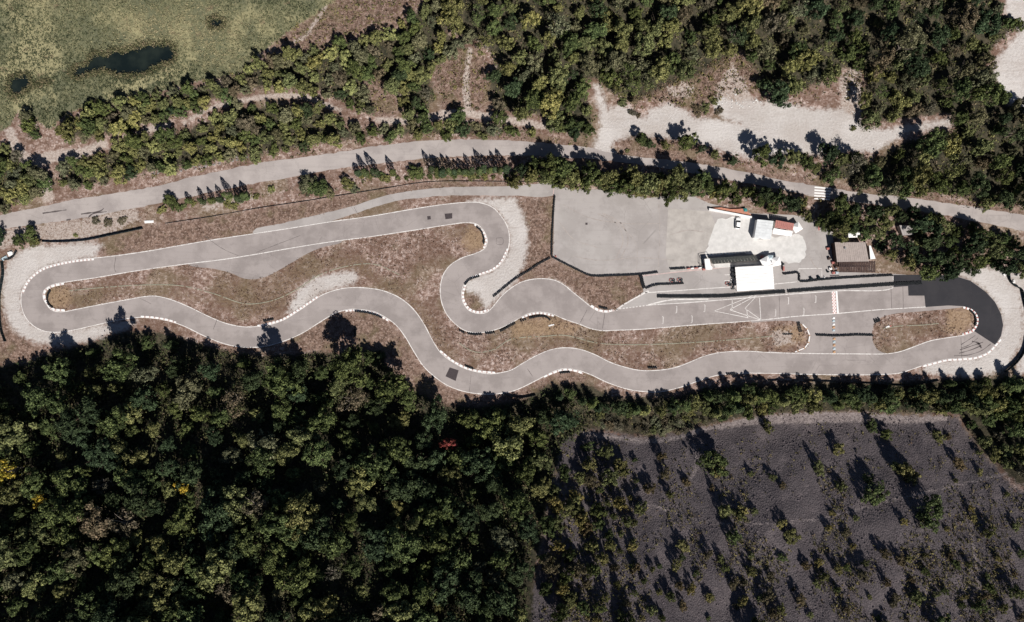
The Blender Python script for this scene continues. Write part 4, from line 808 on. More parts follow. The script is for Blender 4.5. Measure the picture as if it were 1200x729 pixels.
# ------------------------------------------------------------ trees
def leaves(C, Nn, size, rnd, jit=.6, tint=None):
    """two-triangle leaf clumps at centres C with normals near Nn"""
    n = len(C); Nn = Nn+rnd.normal(0, jit, (n, 3)); Nn /= np.linalg.norm(Nn, axis=1)[:, None]+1e-9
    A = np.cross(Nn, rnd.normal(0, 1, (n, 3))); A /= np.linalg.norm(A, axis=1)[:, None]+1e-9; B = np.cross(Nn, A)
    s = (size*rnd.uniform(.6, 1.4, n))[:, None]; a2 = rnd.uniform(.45, .8, n)[:, None]; bend = Nn*s*.25
    V = np.stack([C-A*s, C-B*s*a2+bend, C+A*s, C+B*s*a2+bend], 1).reshape(-1, 3); k = np.arange(n)*4
    F = np.stack([k, k+1, k+2, k+3], 1)
    return V, F, np.repeat(tint, 4)
def crown(kind, seed):
    rnd = np.random.default_rng(seed); C, Nn, T = [], [], []
    if kind in ('round', 'bush', 'sparse'):
        nl = {'round': 50, 'bush': 30, 'sparse': 26}[kind]; zc = {'round': 1.15, 'bush': .5, 'sparse': 1.15}[kind]; ph = rnd.uniform(0, 6.28, 3)
        for k in range(nl):
            a = rnd.uniform(0, 6.283); rim = .88*(1+.22*math.sin(2*a+ph[0])+.16*math.sin(3*a+ph[1])+.1*math.sin(5*a+ph[2]))
            q_ = math.sqrt(rnd.uniform(0, 1)); r_ = rim*q_; lr = rnd.uniform(.09, .27)*(1.1-.3*q_) if kind != 'sparse' else rnd.uniform(.10, .26)
            c = np.array([r_*math.cos(a), r_*math.sin(a), zc+(.6 if kind != 'bush' else .42)*((1-q_*q_)*.7+rnd.uniform(-.55, .55))])
            n = int((215 if kind != 'sparse' else 80)*(lr/.3)**2)+12
            d = rnd.normal(0, 1, (n, 3)); d /= np.linalg.norm(d, axis=1)[:, None]; d[:, 2] = np.abs(d[:, 2])*np.where(rnd.uniform(0, 1, n) < .8, 1, -.8)
            rr = lr*rnd.uniform(.3, 1.35, n)**.7; st = rnd.uniform(.7, 1.35, 3)*[1, 1, .9]
            C.append(c+d*rr[:, None]*st); Nn.append(d*1.1+[0, 0, .12]+np.array([math.cos(a)*q_, math.sin(a)*q_, 0])*.45); T.append(np.clip(rnd.uniform(.15, .75)+rnd.normal(0, .4, n), 0, 1))
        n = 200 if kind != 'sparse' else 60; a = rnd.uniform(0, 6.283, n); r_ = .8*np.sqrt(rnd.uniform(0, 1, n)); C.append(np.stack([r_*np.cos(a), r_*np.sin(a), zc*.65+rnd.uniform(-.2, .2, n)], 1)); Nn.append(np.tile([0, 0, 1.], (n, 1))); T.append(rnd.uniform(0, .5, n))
        size = .062 if kind != 'sparse' else .055
    elif kind == 'pine':
        for k in range(11):
            z = .5+k*.22; R_ = .95*(1-k/11.5)**.75; m = int(9*(R_+.35))
            for j in range(m):
                a = 6.283*j/m+rnd.uniform(-.3, .3); L = R_*rnd.uniform(.65, 1.1); n = int(16+26*L); t = rnd.uniform(.15, 1, n)
                C.append(np.stack([np.cos(a)*L*t+rnd.normal(0, .06, n), np.sin(a)*L*t+rnd.normal(0, .06, n), z-.16*t+rnd.normal(0, .03, n)], 1)); Nn.append(np.tile([math.cos(a)*.4, math.sin(a)*.4, 1.], (n, 1))); T.append(np.clip(rnd.uniform(.2, .7)+rnd.normal(0, .15, n), 0, 1))
        size = .07
    else:   # cypress: slim column
        n = 1300; z = rnd.uniform(0, 1, n)**.9; R_ = .62*np.sin(np.clip(z*.98+.08, 0, 1)*math.pi)**.5*(1-z*.3); a = rnd.uniform(0, 6.283, n); R_ = R_*(1+.25*np.sin(a*3+z*9))
        C.append(np.stack([R_*np.cos(a), R_*np.sin(a), .25+z*3.6], 1)); Nn.append(np.stack([np.cos(a), np.sin(a), np.full(n, .5)], 1)); T.append(rnd.uniform(.2, .9, n)); size = .085
    C = np.vstack(C); Nn = np.vstack(Nn); T = np.concatenate(T)
    V, F, t = leaves(C, Nn, size, rnd, .5, T)
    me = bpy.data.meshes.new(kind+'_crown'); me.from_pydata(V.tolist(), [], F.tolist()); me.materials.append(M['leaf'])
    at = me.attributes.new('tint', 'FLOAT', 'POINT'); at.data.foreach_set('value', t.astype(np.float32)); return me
def trunk(kind, seed):
    r0 = random.Random(seed); mb = MB(); top = {'round': 1.3, 'bush': .65, 'sparse': 1.3, 'pine': 2.7, 'cypress': 3.4}[kind]
    th = {'round': .07, 'bush': .05, 'sparse': .06, 'pine': .06, 'cypress': .06}[kind]
    mb.cyl((0, 0, -.25), (.02, .01, top*.5), th, th*.7, 7, cap=False); mb.cyl((.02, .01, top*.5), (.0, .03, top), th*.7, th*.2, 7, cap=False)
    if kind in ('round', 'bush', 'sparse'):
        for k in range(6 if kind != 'sparse' else 10):
            a = r0.uniform(0, 6.28); z0 = top*r0.uniform(.35, .8); L = r0.uniform(.4, .75); e = (L*math.cos(a), L*math.sin(a), z0+L*.75)
            mb.cyl((.01, .01, z0), e, th*.45, th*.12, 5, cap=False); a2 = a+r0.uniform(-.6, .6); mb.cyl(e, (e[0]+.2*math.cos(a2), e[1]+.2*math.sin(a2), e[2]+.18), th*.13, th*.05, 4, cap=False)
    me_o = mb.build('trunk_src', M['palebark'] if kind == 'sparse' else M['bark']); me = me_o.data; bpy.data.objects.remove(me_o); return me
CR = {k: [crown(k, 100*i+j) for j in range(n)] for i, (k, n) in enumerate((('round', 12), ('bush', 8), ('sparse', 4), ('pine', 4), ('cypress', 3)))}
TR = {k: [trunk(k, j) for j in range(2)] for k in CR}
trng = random.Random(11); PLANTED = []
def dim(c, f): return tuple(v*f for v in c)
def plant(kind, px, py, rad, color, name, label, cat, group=None, hs=1.0, ground=False):
    """a tree whose crown centre shows at the pixel; rad = crown radius in metres"""
    hz = {'round': 1.3, 'bush': .6, 'sparse': 1.2, 'pine': 1.0, 'cypress': 1.6}[kind]*rad*hs
    x, y, z = w1(px, py, 0 if ground else hz)
    root = bpy.data.objects.new(name, None); col.objects.link(root); root.location = (x, y, z-.05); root.rotation_euler = (trng.uniform(-.06, .06), trng.uniform(-.06, .06), trng.uniform(0, 6.28))
    root.scale = (rad*trng.uniform(.85, 1.25), rad*trng.uniform(.85, 1.25), rad*hs*trng.uniform(.9, 1.12)); root.empty_display_size = .3
    tag(root, label, cat, group)
    c = bpy.data.objects.new('crown', trng.choice(CR[kind])); col.objects.link(c); c.parent = root
    j = trng.uniform(.8, 1.22); g = trng.uniform(.92, 1.08); c.color = (color[0]*j*g, color[1]*j, color[2]*j/g, 1)
    PLANTED.append((root, px))
    t = bpy.data.objects.new('trunk', trng.choice(TR[kind])); col.objects.link(t); t.parent = root
    return root
def poisson(polys, dist, seed, excl=(), grow=0.0, tries=9000):
    """blue-noise points (pixels) inside polygons"""
    r_ = np.random.default_rng(seed); P = np.vstack([np.array(p) for p in polys]); lo = np.maximum(P.min(0), (-60, -50)); hi = np.minimum(P.max(0), (1260, 790))
    c = r_.uniform(lo, hi, (tries, 2)); ok = sunion(polys, c[:, 0], c[:, 1]) > grow
    if len(excl): ok &= sunion(excl, c[:, 0], c[:, 1]) < 1
    c = c[ok]; out = np.zeros((0, 2))
    for p in c:
        if len(out) == 0 or ((out-p)**2).sum(1).min() > dist*dist: out = np.vstack([out, p])
    return out
GREEN = {'dark green': (.034,.050,.024), 'mid green': (.062,.080,.030), 'olive green': (.105,.112,.046), 'yellow green': (.145,.15,.058), 'brownish': (.10,.088,.058), 'grey green': (.10,.102,.058), 'bright yellow': (.36,.29,.05), 'rusty red': (.20,.07,.055)}
def pick(weights):
    ks = list(weights); return trng.choices(ks, [weights[k] for k in ks])[0]
TALL = {'lower': 1.25}
def size_word(r_, a, b): return 'small' if r_ < a else 'medium' if r_ < b else 'large'
# --- the dense wood below the track
LOWER = [[(-50,440),(30,428),(60,415),(110,405),(150,393),(190,393),(240,408),(280,417),(330,417),(380,414),(445,412),(455,428),(480,455),(520,476),(560,480),(612,472),(645,456),(690,456),(690,500),(660,520),(645,560),(630,620),(615,680),(620,770),(-50,770)]]
LOWTREE = [[(-50,452),(30,442),(60,434),(110,430),(150,422),(190,424),(240,434),(280,440),(330,436),(380,430),(430,428),(450,444),(480,470),(520,490),(560,494),(612,488),(645,474),(665,472),(664,500),(648,518),(640,560),(625,620),(608,680),(612,770),(-50,770)]]
pts = poisson(LOWTREE, 22.6, 21)
big = [(48,585,'bright yellow',2.2),(214,571,'bright yellow',2.2),(8,553,'bright yellow',3.8),(525,520,'rusty red',2.4)]
pts = [p_ for p_ in pts if min(math.hypot(p_[0]-b_[0], p_[1]-b_[1]) for b_ in big) > 15]
for px, py in pts:
    c = pick({'dark green': 3.4, 'mid green': 4.2, 'olive green': 2.0, 'yellow green': 1.0, 'brownish': .55, 'grey green': .3})
    k = 'sparse' if c == 'brownish' and trng.random() < .6 else 'round'
    colw = ['below the left hairpin', 'below the first wiggle', 'below the middle bend', 'below the brown verge', 'below the square dark patch', 'beside the scree'][int(np.searchsorted([110, 260, 400, 500, 600], px))]
    roww = ['top rows', 'upper rows', 'middle', 'lower rows', 'bottom rows'][int(np.searchsorted([465, 530, 600, 670], py))]
    rad = trng.choice([2.6, 3.4, 4.2, 5.2])*trng.uniform(.85, 1.15)
    plant(k, px, py, rad, dim(GREEN[c], 1.0), 'broadleaf_tree', f'{size_word(rad, 3.9, 4.8)} {c} broadleaf tree {colw}, in the wood\'s {roww}', 'tree', f'{c} trees of the lower wood', trng.uniform(.95, 1.35)*(1.25 if py < 455 and px < 470 else 1))
for px, py, c, rad in big: plant('sparse' if c == 'bright yellow' else 'round', px, py, rad, GREEN[c], 'broadleaf_tree', {48: 'small bright yellow tree in the dark wood near the left frame edge', 214: 'bright yellow tree top alone in the middle of the dark wood', 8: 'largest bright yellow tree, touching the left edge of the wood', 525: 'only rusty red tree top in the dark wood below the square dark patch'}[px], 'tree', None, 1.9)
# --- woods above the road
def subw(px, py, where):
    if 'big wood' in where: return ', '+['left end', 'left of gravel junction', 'over gravel junction', 'over clearing\'s middle', 'over clearing\'s right', 'far right'][int(np.searchsorted([620, 700, 800, 920, 1060], px))]+[' top', ' centre', ' bottom'][int(np.searchsorted([35, 80], py))]
    n_ = {'strip': [760, 860, 960, 1060], 'belt': [150, 240, 330, 420], 'grove': [1030, 1090, 1150], 'marsh': [120, 190], 'heath': [340, 420, 480]}
    for k_, e in n_.items():
        if k_ in where: i = int(np.searchsorted(e, px)); return [', left end', ', right end'][i > 0] if i in (0, len(e)) else [', left of centre', ', centre', ', right of centre'][min(2, max(0, (i-1)*3//max(1, len(e)-1)))]
    return ''
def wood(polys, dist, seed, wts, where, kinds, rlo, rhi, name='bushy_tree', hs=(1.05, 1.5), excl=()):
    for px, py in poisson(polys, dist, seed, excl):
        c = pick(wts); k = pick(kinds); nm = 'pine_tree' if k == 'pine' else name
        rad = trng.uniform(rlo, rhi); plant(k, px, py, rad, dim(GREEN[c], 1.22 if 'big' not in where and 'strip' not in where and 'grove' not in where else 1.12), nm, f'{size_word(rad, rlo+(rhi-rlo)*.35, rlo+(rhi-rlo)*.7)} {c} {"conifer" if k == "pine" else "bushy tree"} {where}{subw(px, py, where)}', 'tree', f'{c} {"conifers" if k == "pine" else "trees"} {where}', trng.uniform(*hs))
UPX = [band([(985,150),(1015,162),(1060,152),(1110,146)], 34)]+CLEAR+PATHS[:7]+BROWN[:5]+[roadpoly, [(940,205),(985,205),(985,240),(940,240)]]
wt1 = {'olive green': 3.4, 'mid green': 2.6, 'grey green': 2.0, 'yellow green': 1.9, 'brownish': .5, 'dark green': .3}
wt2 = {'olive green': 3, 'mid green': 2.6, 'grey green': 2, 'yellow green': .6, 'brownish': .7, 'dark green': 1.4}
wood([UPW['f']], 17.6, 31, wt2, 'in the upper big wood', {'round': 6, 'bush': 3, 'sparse': .6}, 2.0, 4.0, excl=UPX, hs=(1.2, 1.75))
wood([UPW['a']], 12, 32, wt1, 'left of the dirt track at far left', {'bush': 3, 'round': 2}, 2.0, 2.9)
wood([UPW['b'], UPW['g']], 12, 33, wt1, 'in the belt between upper path and road', {'bush': 4, 'round': 2}, 1.7, 2.8, 'scrub_tree', excl=UPX)
wood([UPW['c'], UPW['d']], 11, 34, wt1, 'along the lower edge of the marsh', {'bush': 3, 'round': 2}, 1.8, 2.9, 'scrub_tree', excl=UPX)
wood([UPW['e']], 13, 35, wt1, 'between the brown heath and the dirt path', {'bush': 3, 'round': 2}, 1.9, 3.0, 'scrub_tree', excl=UPX)
# --- strip of trees between lower verge and scree
STRIP = [[(690,472),(720,476),(770,478),(800,474),(830,466),(900,462),(1060,462),(1110,458),(1150,453),(1260,448),(1260,500),(1180,486),(1120,478),(1000,476),(900,478),(850,488),(820,478),(760,482),(710,480)]]
wood(STRIP, 11.5, 36, {'dark green': 1.5, 'mid green': 3, 'olive green': 2.6, 'yellow green': .8}, 'in the strip between lower verge and scree', {'bush': 2, 'round': 3, 'pine': 1.6}, 2.0, 3.2, 'strip_tree')
wood([[(1130,470),(1260,470),(1260,560),(1200,556),(1165,535),(1140,500)]], 14, 37, {'mid green': 2, 'olive green': 2, 'brownish': .6}, 'at the right end of the scree', {'bush': 2, 'round': 2}, 1.8, 3.0, 'strip_tree')
for k, (px, py) in enumerate([(173,388),(200,389),(108,398),(65,410),(286,412),(352,414),(435,408),(446,402),(556,473),(575,474),(591,474),(655,453),(668,450),(682,458),(745,468),(787,464),(831,452),(860,452),(880,446),(1017,452),(1040,456),(1078,446),(1113,438),(1140,440),(1156,437),(700,466)]):
    plant('pine' if k % 3 else 'round', px, py+(12 if px > 540 else 15), trng.uniform(1.7, 2.5) if k % 3 else trng.uniform(2.0, 2.8), GREEN['dark green' if k % 2 else 'mid green'], 'verge_tree', ['dark pointed tree', 'dark rounded tree', 'tall narrow dark tree'][k % 3]+' at the lower track verge '+('below the left hairpin' if px < 120 else 'below the first wiggle' if px < 250 else 'below the middle bend' if px < 400 else 'beside the brown verge' if px < 500 else 'below the square dark patch' if px < 600 else 'below the second wiggle' if px < 800 else 'opposite the middle island' if px < 1000 else 'below the right island'), 'tree', ['pointed', 'rounded', 'narrow'][k % 3]+' trees at the lower track verge', 1.2)
# --- rows along the road
ORD = ['first', 'second', 'third', 'fourth', 'fifth', 'sixth', 'seventh', 'eighth', 'ninth', 'tenth', 'eleventh', 'twelfth', 'thirteenth', 'fourteenth', 'fifteenth', 'sixteenth', 'seventeenth', 'eighteenth', 'nineteenth', 'twentieth', 'twenty-first', 'twenty-second', 'twenty-third', 'twenty-fourth', 'twenty-fifth', 'twenty-sixth', 'twenty-seventh', 'twenty-eighth', 'twenty-ninth', 'thirtieth', 'thirty-first', 'thirty-second', 'thirty-third', 'thirty-fourth', 'thirty-fifth', 'thirty-sixth']
cyp = [(421,206),(431,207),(443,207),(462,207),(507,204),(514,205),(520,206),(527,206),(533,206),(539,205),(544,205),(549,206),(554,205),(562,204),(568,203),(574,204),(580,203),(586,204),(593,203),(224,238),(241,240),(252,238),(272,232),(283,236),(290,234),(261,238)]
for k, (px, py) in enumerate(sorted(cyp)): plant('cypress', px, py-2, trng.uniform(1.5, 2.2), GREEN['dark green' if k % 2 else 'mid green'], 'cypress', f'slim cypress, {ORD[k]} from the left along the fence below the road', 'tree', 'cypresses below the road', trng.uniform(.75, 1.35), ground=True)
for px, py, rad, c, l in [(200,236,2.3,'mid green','rounded bush at the left end of the road edge planting'),(190,246,1.6,'yellow green','pale bush just right of the left road shoulder'),(210,244,1.5,'mid green','low bush under the left roadside bush'),(360,217,3.1,'grey green','large grey green tree where road bends, left of pair'),(372,220,3.0,'mid green','dark tree at right of the large roadside pair'),(384,225,2.2,'grey green','lower tree hanging over the netting fence'),(407,215,2.2,'olive green','round tree between the large pair and the first cypresses'),(415,221,1.9,'grey green','low grey bush touching the netting fence'),(487,202,2.3,'mid green','single round tree among the cypresses'),(318,222,1.4,'yellow green','yellow bush alone beside the road left of centre'),(265,240,1.3,'yellow green','low yellow green bush among small cypresses at left'),(274,242,1.3,'yellow green','small yellow green bush beside the fence at left'),(35,276,2.6,'mid green','dark bush above the left gravel run-off'),(22,282,2.5,'mid green','bush beside the blue tarp at far left'),(40,284,2.0,'olive green','low bush against the left netting fence'),(-4,275,3,'dark green','dark tree cut by the left frame edge'),(448,209,1.3,'yellow green','yellow green bush at the foot of the fourth cypress')]:
    plant('bush' if rad < 2 else 'round', px, py, rad, GREEN[c], 'roadside_tree', l, 'tree', 'trees and bushes along the road', .8)
for k, px in enumerate(np.linspace(205, 300, 10)): plant('bush', px, 241-(px-205)*.1+trng.uniform(-2, 2), trng.uniform(.8, 1.3), GREEN[['yellow green', 'olive green'][k % 2]], 'verge_bush', f'{ORD[k]} low bush from the left at the foot of the small left cypresses', 'bush', 'low bushes under the left cypresses', .7)
for k, px in enumerate(np.linspace(425, 600, 19)):
    plant('bush', px+trng.uniform(-3, 3), 207+trng.uniform(-3, 3)-(px-425)*.01, trng.uniform(.8, 1.5), GREEN[['yellow green', 'olive green', 'mid green'][k % 3]], 'verge_bush', f'{ORD[k]} low bush from the left at the foot of the cypress row', 'bush', 'low bushes under the cypresses', .8)
row = []
xs = np.arange(604, 828, 8.2); up = np.interp(xs, [604,660,720,760,830], [204,206,213,218,219]); 
for k, x_ in enumerate(xs): row.append((x_+trng.uniform(-2, 2), up[k]+trng.uniform(-5, 4)-(5 if k % 2 else -6), trng.uniform(2.8, 3.8)))
row += [(818,214,2.6),(829,218,2.7),(838,226,2.4),(850,224,3.0),(862,232,2.6),(876,226,3.0),(888,236,2.6),(898,228,3.0),(912,232,3.0),(925,240,3.2),(938,240,2.6),(946,254,2.0),(972,260,2.2),(905,244,2.2)]
row = [r_ for r_ in row if not (817 < r_[0] < 822 and r_[1] > 218)]
for k, (px, py, rad) in enumerate(sorted(row)): plant('round' if k % 3 else 'bush', px, py-1, rad, GREEN[pick({'dark green': 1, 'mid green': 3, 'olive green': 2, 'yellow green': .5})], 'hedge_tree', f'{ORD[k] if k < len(ORD) else "last"} bushy tree from the left in the thick row above the paddock' if k < 36 else 'bushy tree near the zebra crossing end of the thick row above the paddock', 'tree', 'bushy trees in the row above the paddock', 1.5)
wood([[(968,264),(998,242),(1020,240),(1060,248),(1110,258),(1150,270),(1200,285),(1260,290),(1260,330),(1180,312),(1130,318),(1110,322),(1060,314),(1040,300),(1030,285),(1015,275),(985,272),(962,268)]], 13, 38, {'dark green': 2, 'mid green': 3, 'olive green': 1.6}, 'in the grove right of the club house', {'round': 3, 'bush': 1}, 2.2, 3.2, 'grove_tree', (1.1, 1.6), excl=[[(1048,258),(1078,258),(1078,282),(1048,282)], [(990,266),(1012,266),(1012,282),(990,282)]])
clr = [(752,163,2.2),(762,168,1.7),(780,170,1.8),(806,166,3.2),(822,174,1.7),(838,180,1.9),(893,182,3.2),(912,186,3.0),(930,184,2.6),(945,190,2.4),(971,180,3.0),(987,186,2.6),(1003,184,2.4),(860,188,1.5),(955,196,2.2)]
for k, (px, py, rad) in enumerate(clr): plant('round', px, py, rad, GREEN[['mid green', 'dark green', 'olive green'][k % 3]], 'clearing_tree', f'{ORD[k]} tree from the left in the broken row below the gravel clearing', 'tree', 'trees below the gravel clearing', 1.45)
for px, py, rad, l in [(986,240,2.8,'tree right beside the lower end of the zebra crossing'),(977,255,3.1,'large tree between zebra crossing and paddock corner'),(1000,252,2.6,'tree second to the right of the zebra crossing'),(961,260,2.2,'smaller tree just above the thin red sign'),(655,147,2.4,'dark tree left of the gravel junction'),(672,148,3.0,'larger dark tree by the gravel junction'),(690,152,2.6,'olive tree right at the gravel junction'),(496,138,2.4,'dark round tree on the dirt path below the heath'),(537,136,3.1,'big round tree where the two dirt paths meet'),(586,138,2.8,'round tree right of the meeting dirt paths'),(1195,30,2.4,'tree reaching over the white gravel at upper right')]:
    plant('round', px, py, rad, GREEN['mid green'], 'junction_tree', l, 'tree', None, 1.1)
for px, py, rad, l in [(112,258,1.8,'flat olive brown bush on the rubble below the road, left one'),(127,261,2.0,'flat olive brown bush on the rubble below the road, middle one'),(143,258,1.7,'flat olive brown bush on the rubble below the road, right one'),(88,276,1.0,'small yellow green bush on the rubble by the left netting fence')]: plant('bush', px, py, rad, GREEN['brownish' if rad > 1 else 'yellow green'], 'rubble_bush', l, 'bush', 'bushes on the rubble below the road', .5)
for p_ in poisson([[(690,484),(830,482),(850,492),(800,506),(750,508),(700,498)]], 8, 79): plant('bush' if trng.random() < .5 else 'sparse', p_[0], p_[1], trng.uniform(1.0, 2.0), GREEN[trng.choice(['brownish', 'grey green', 'olive green'])], 'brushwood_bush', f'grey brown brushwood bush above the pale ledge, {["at its left tip", "left of its bend", "at its bend", "right of its bend"][int(np.searchsorted([730, 770, 805], p_[0]))]}', 'bush', 'brushwood above the pale ledge', .8)
for px, py, rad, l in [(742,132,1.5,'small brown shrub in the left part of the gravel clearing'),(748,135,1.1,'tiny brown shrub touching another in the gravel clearing'),(818,130,2.0,'brown shrub at the upper middle of the gravel clearing'),(826,126,1.8,'olive shrub at the upper middle of the gravel clearing'),(843,130,1.4,'brown shrub on the pale tongue of the gravel clearing'),(836,118,1.6,'olive shrub above the pale tongue of the gravel clearing'),(730,120,1.8,'olive shrub at the upper left rim of the gravel clearing'),(1000,150,1.2,'small shrub on the right arm of the gravel clearing'),(735,177,1.0,'low shrub at the tip of the island between road and clearing')]: plant('bush', px, py, rad, GREEN['brownish' if 'brown' in l else 'olive green'], 'clearing_shrub', l, 'shrub', None, .7)
# --- shrubs on the scree (crown pixel, radius, colour)
sc = [(834,542,4.4,'mid'),(843,548,2.2,'yellow'),(710,530,2.6,'olive'),(728,546,2.6,'yellow'),(715,560,3,'olive'),(762,572,2.2,'brown'),(850,600,2.6,'olive'),(868,604,2.0,'olive'),(870,598,1.7,'yellow'),(884,600,1.2,'olive'),(860,630,2.6,'mid'),(750,595,2.2,'olive'),(800,640,1.8,'yellow'),(742,640,1.5,'yellow'),(793,662,1.6,'yellow'),(900,500,2.2,'olive'),(960,550,2.3,'olive'),(983,526,2.3,'yellow'),(987,570,1.8,'olive'),(1018,560,1.8,'olive'),(1027,577,3.6,'mid'),(1022,500,2.2,'mid'),(1040,510,2.4,'mid'),(1066,556,3.4,'yellow'),(1053,548,2.2,'olive'),(1090,602,4.6,'mid'),(1080,607,1.6,'yellow'),(1100,512,2.0,'olive'),(1112,512,1.2,'brown'),(1125,545,2.2,'brown'),(1149,553,1.2,'yellow'),(1120,563,1.0,'olive'),(1148,530,1.2,'olive'),(1138,596,1.2,'yellow'),(1142,608,1.3,'yellow'),(1160,625,2.2,'olive'),(905,560,1.4,'olive'),(918,570,1.3,'brown'),(928,628,2.4,'olive'),(916,614,1.6,'yellow'),(972,620,1.5,'yellow'),(992,625,1.4,'brown'),(1012,675,2.2,'brown'),(984,668,1.7,'yellow'),(965,678,2.0,'olive'),(960,660,1.4,'yellow'),(976,602,1.1,'yellow'),(1003,608,1.2,'olive'),(1060,612,1.2,'yellow'),(1065,655,1.2,'yellow'),(1040,650,2.2,'brown'),(1076,700,1.9,'olive'),(1098,696,1.3,'olive'),(1120,662,1.7,'mid'),(1150,712,2.4,'mid'),(1190,695,2.6,'olive'),(1160,690,1.7,'mid'),(1050,700,1.3,'brown'),(1192,618,1.5,'olive'),(695,640,2.2,'olive'),(705,655,2.2,'yellow'),(690,670,2.0,'olive'),(715,640,2.0,'olive'),(680,610,2.6,'yellow'),(665,600,2.6,'olive'),(650,590,2.4,'yellow'),(735,610,2.2,'olive'),(725,590,2.2,'yellow'),(700,600,2.6,'mid'),(860,685,2.0,'brown'),(845,655,1.6,'olive'),(880,670,1.7,'olive'),(870,705,1.8,'yellow'),(900,700,2.4,'brown'),(915,715,2.0,'olive'),(940,705,1.8,'brown'),(810,690,1.5,'yellow'),(785,700,1.6,'olive'),(765,715,1.8,'olive'),(830,700,1.5,'yellow'),(745,665,1.6,'brown'),(880,555,1.1,'olive'),(805,565,1.3,'brown'),(775,535,1.8,'brown'),(780,555,2.0,'brown'),(785,580,1.6,'olive'),(680,560,2.2,'olive'),(675,580,2.0,'yellow'),(655,640,2.2,'yellow'),(640,690,2.4,'mid'),(660,715,2.4,'olive'),(735,735,3.4,'mid'),(888,740,4,'mid'),(1105,735,2.6,'mid'),(1040,735,2.4,'olive'),(640,655,2.2,'olive'),(835,572,1.0,'brown'),(1000,640,1.0,'yellow'),(1085,650,1.0,'yellow'),(1110,620,.9,'yellow'),(1170,655,1.1,'yellow'),(1130,700,1.0,'yellow'),(1180,580,1.2,'olive'),(1085,670,1.2,'mid')]
for p_ in poisson([[(655,520),(740,520),(760,600),(770,729),(640,729),(640,600)]], 14, 77)[:46]: sc.append((p_[0], p_[1], max(1.1, trng.uniform(2.2, 3.6)-(p_[0]-650)/50), trng.choice(['olive', 'mid', 'brown', 'mid', 'olive', 'yellow'])))
for p_ in poisson([[(770,640),(1000,660),(1200,640),(1200,729),(770,729)]], 24, 78)[:50]: sc.append((p_[0], p_[1], trng.uniform(.8, 1.6), trng.choice(['olive', 'mid', 'brown'])))
CL = {'olive': ('olive green', GREEN['olive green']), 'yellow': ('yellow green', (.17,.155,.06)), 'brown': ('brownish', (.095,.08,.045)), 'mid': ('dark green', GREEN['mid green'])}
def near(px, py):
    if py < 520: return 'just below the pale ledge at the top of the scree'
    v = 'upper' if py < 590 else 'middle' if py < 660 else 'lowest'; h = 'left' if px < 740 else 'left central' if px < 860 else 'central' if px < 980 else 'right central' if px < 1090 else 'right'
    return f'on the {v} {h} part of the scree slope'
seen = {}
for px, py, rad, c in sc:
    s_ = 'large' if rad >= 2.6 else 'medium' if rad >= 1.8 else 'small'; l = f'{s_} {CL[c][0]} shrub {near(px, py)}'
    plant('bush', px, py, rad*1.05, CL[c][1], 'shrub', l, 'shrub', None, trng.uniform(.9, 1.4)*(1.35 if px < 800 else 1))

# ------------------------------------------------------------ uncountable ground cover
def scatter(name, P, rad, hgt, m, nleaf, seed, up=.6, tintf=None, minz=None, leafsize=1.0, flatness=.6):
    """clumps of leaf faces at pixel points P, joined into one object"""
    r_ = np.random.default_rng(seed); x, y, z = W(P[:, 0], P[:, 1]); n = len(P)
    rr = rad*r_.uniform(.55, 1.5, n); T = r_.uniform(0, 1, n) if tintf is None else tintf(x, y, r_)
    k = np.repeat(np.arange(n), nleaf); d = r_.normal(0, .5, (len(k), 3)); d[:, 2] = np.abs(d[:, 2])
    C = np.stack([x[k], y[k], z[k]+.03], 1)+d*np.stack([rr[k], rr[k], rr[k]*hgt], 1)
    V, F, t = leaves(C, np.stack([d[:, 0], d[:, 1], np.full(len(k), up)], 1), .42*leafsize, r_, flatness, np.clip(T[k]+r_.normal(0, .12, len(k)), 0, 1))
    sc_ = np.repeat(rr[k], 4)[:, None]; Cc = np.repeat(C, 4, 0); V = Cc+(V-Cc)*sc_
    o_ = make(name, V, F, m, attrs={'tint': t}); o_['kind'] = 'stuff'; return o_
def rand_in(polys, n, seed, excl=(), lo=(-40, -40), hi=(1240, 780), cut=0.0, thin=None):
    r_ = np.random.default_rng(seed); P = np.vstack([np.array(p) for p in polys]); lo = np.maximum(P.min(0), lo); hi = np.minimum(P.max(0), hi); c = r_.uniform(lo, hi, (n, 2))
    ok = sunion(polys, c[:, 0], c[:, 1]) > cut
    if len(excl): ok &= sunion(excl, c[:, 0], c[:, 1]) < .5
    if thin: ok &= thin(c[:, 0], c[:, 1]) > r_.uniform(0, 1, n)
    return c[ok]
M['tuft'] = tuft_material('dry_grass_tufts', [(.075,.043,.03), (.15,.092,.068), (.31,.225,.185), (.145,.12,.055)])
M['reed'] = tuft_material('marsh_reeds', [(.045,.055,.03), (.10,.108,.058), (.19,.18,.10), (.31,.27,.16)])
M['under'] = tuft_material('undergrowth_leaves', [(.022,.032,.014), (.05,.062,.026), (.09,.095,.04), (.11,.085,.055)])
M['scrub'] = tuft_material('low_scrub_leaves', [(.06,.06,.03), (.12,.11,.05), (.20,.17,.07), (.10,.07,.05)])
hard = [roadpoly, YARD, ESC, PAD, LINK]
infield = [inner]; verge = BROWN[5:]+[[(0,262),(160,246),(300,222),(480,193),(600,186),(800,203),(900,222),(960,235),(900,222),(800,212),(640,205),(600,214),(500,214),(300,247),(170,268),(60,284),(0,292)]]
GA = [roadpoly, YARD]
c = rand_in(infield, 32000, 41, [PAD, LINK], thin=lambda a, b: np.clip((fbm(a, b, 22, 51, 4)-.44)*7, .08, 1))
c2 = rand_in(verge, 15000, 42, hard+RUNOFF)
def off_track(c): return c[~((sdist(outer, c[:, 0], c[:, 1]) > -.7) & (sdist(inner, c[:, 0], c[:, 1]) < 1.2))]
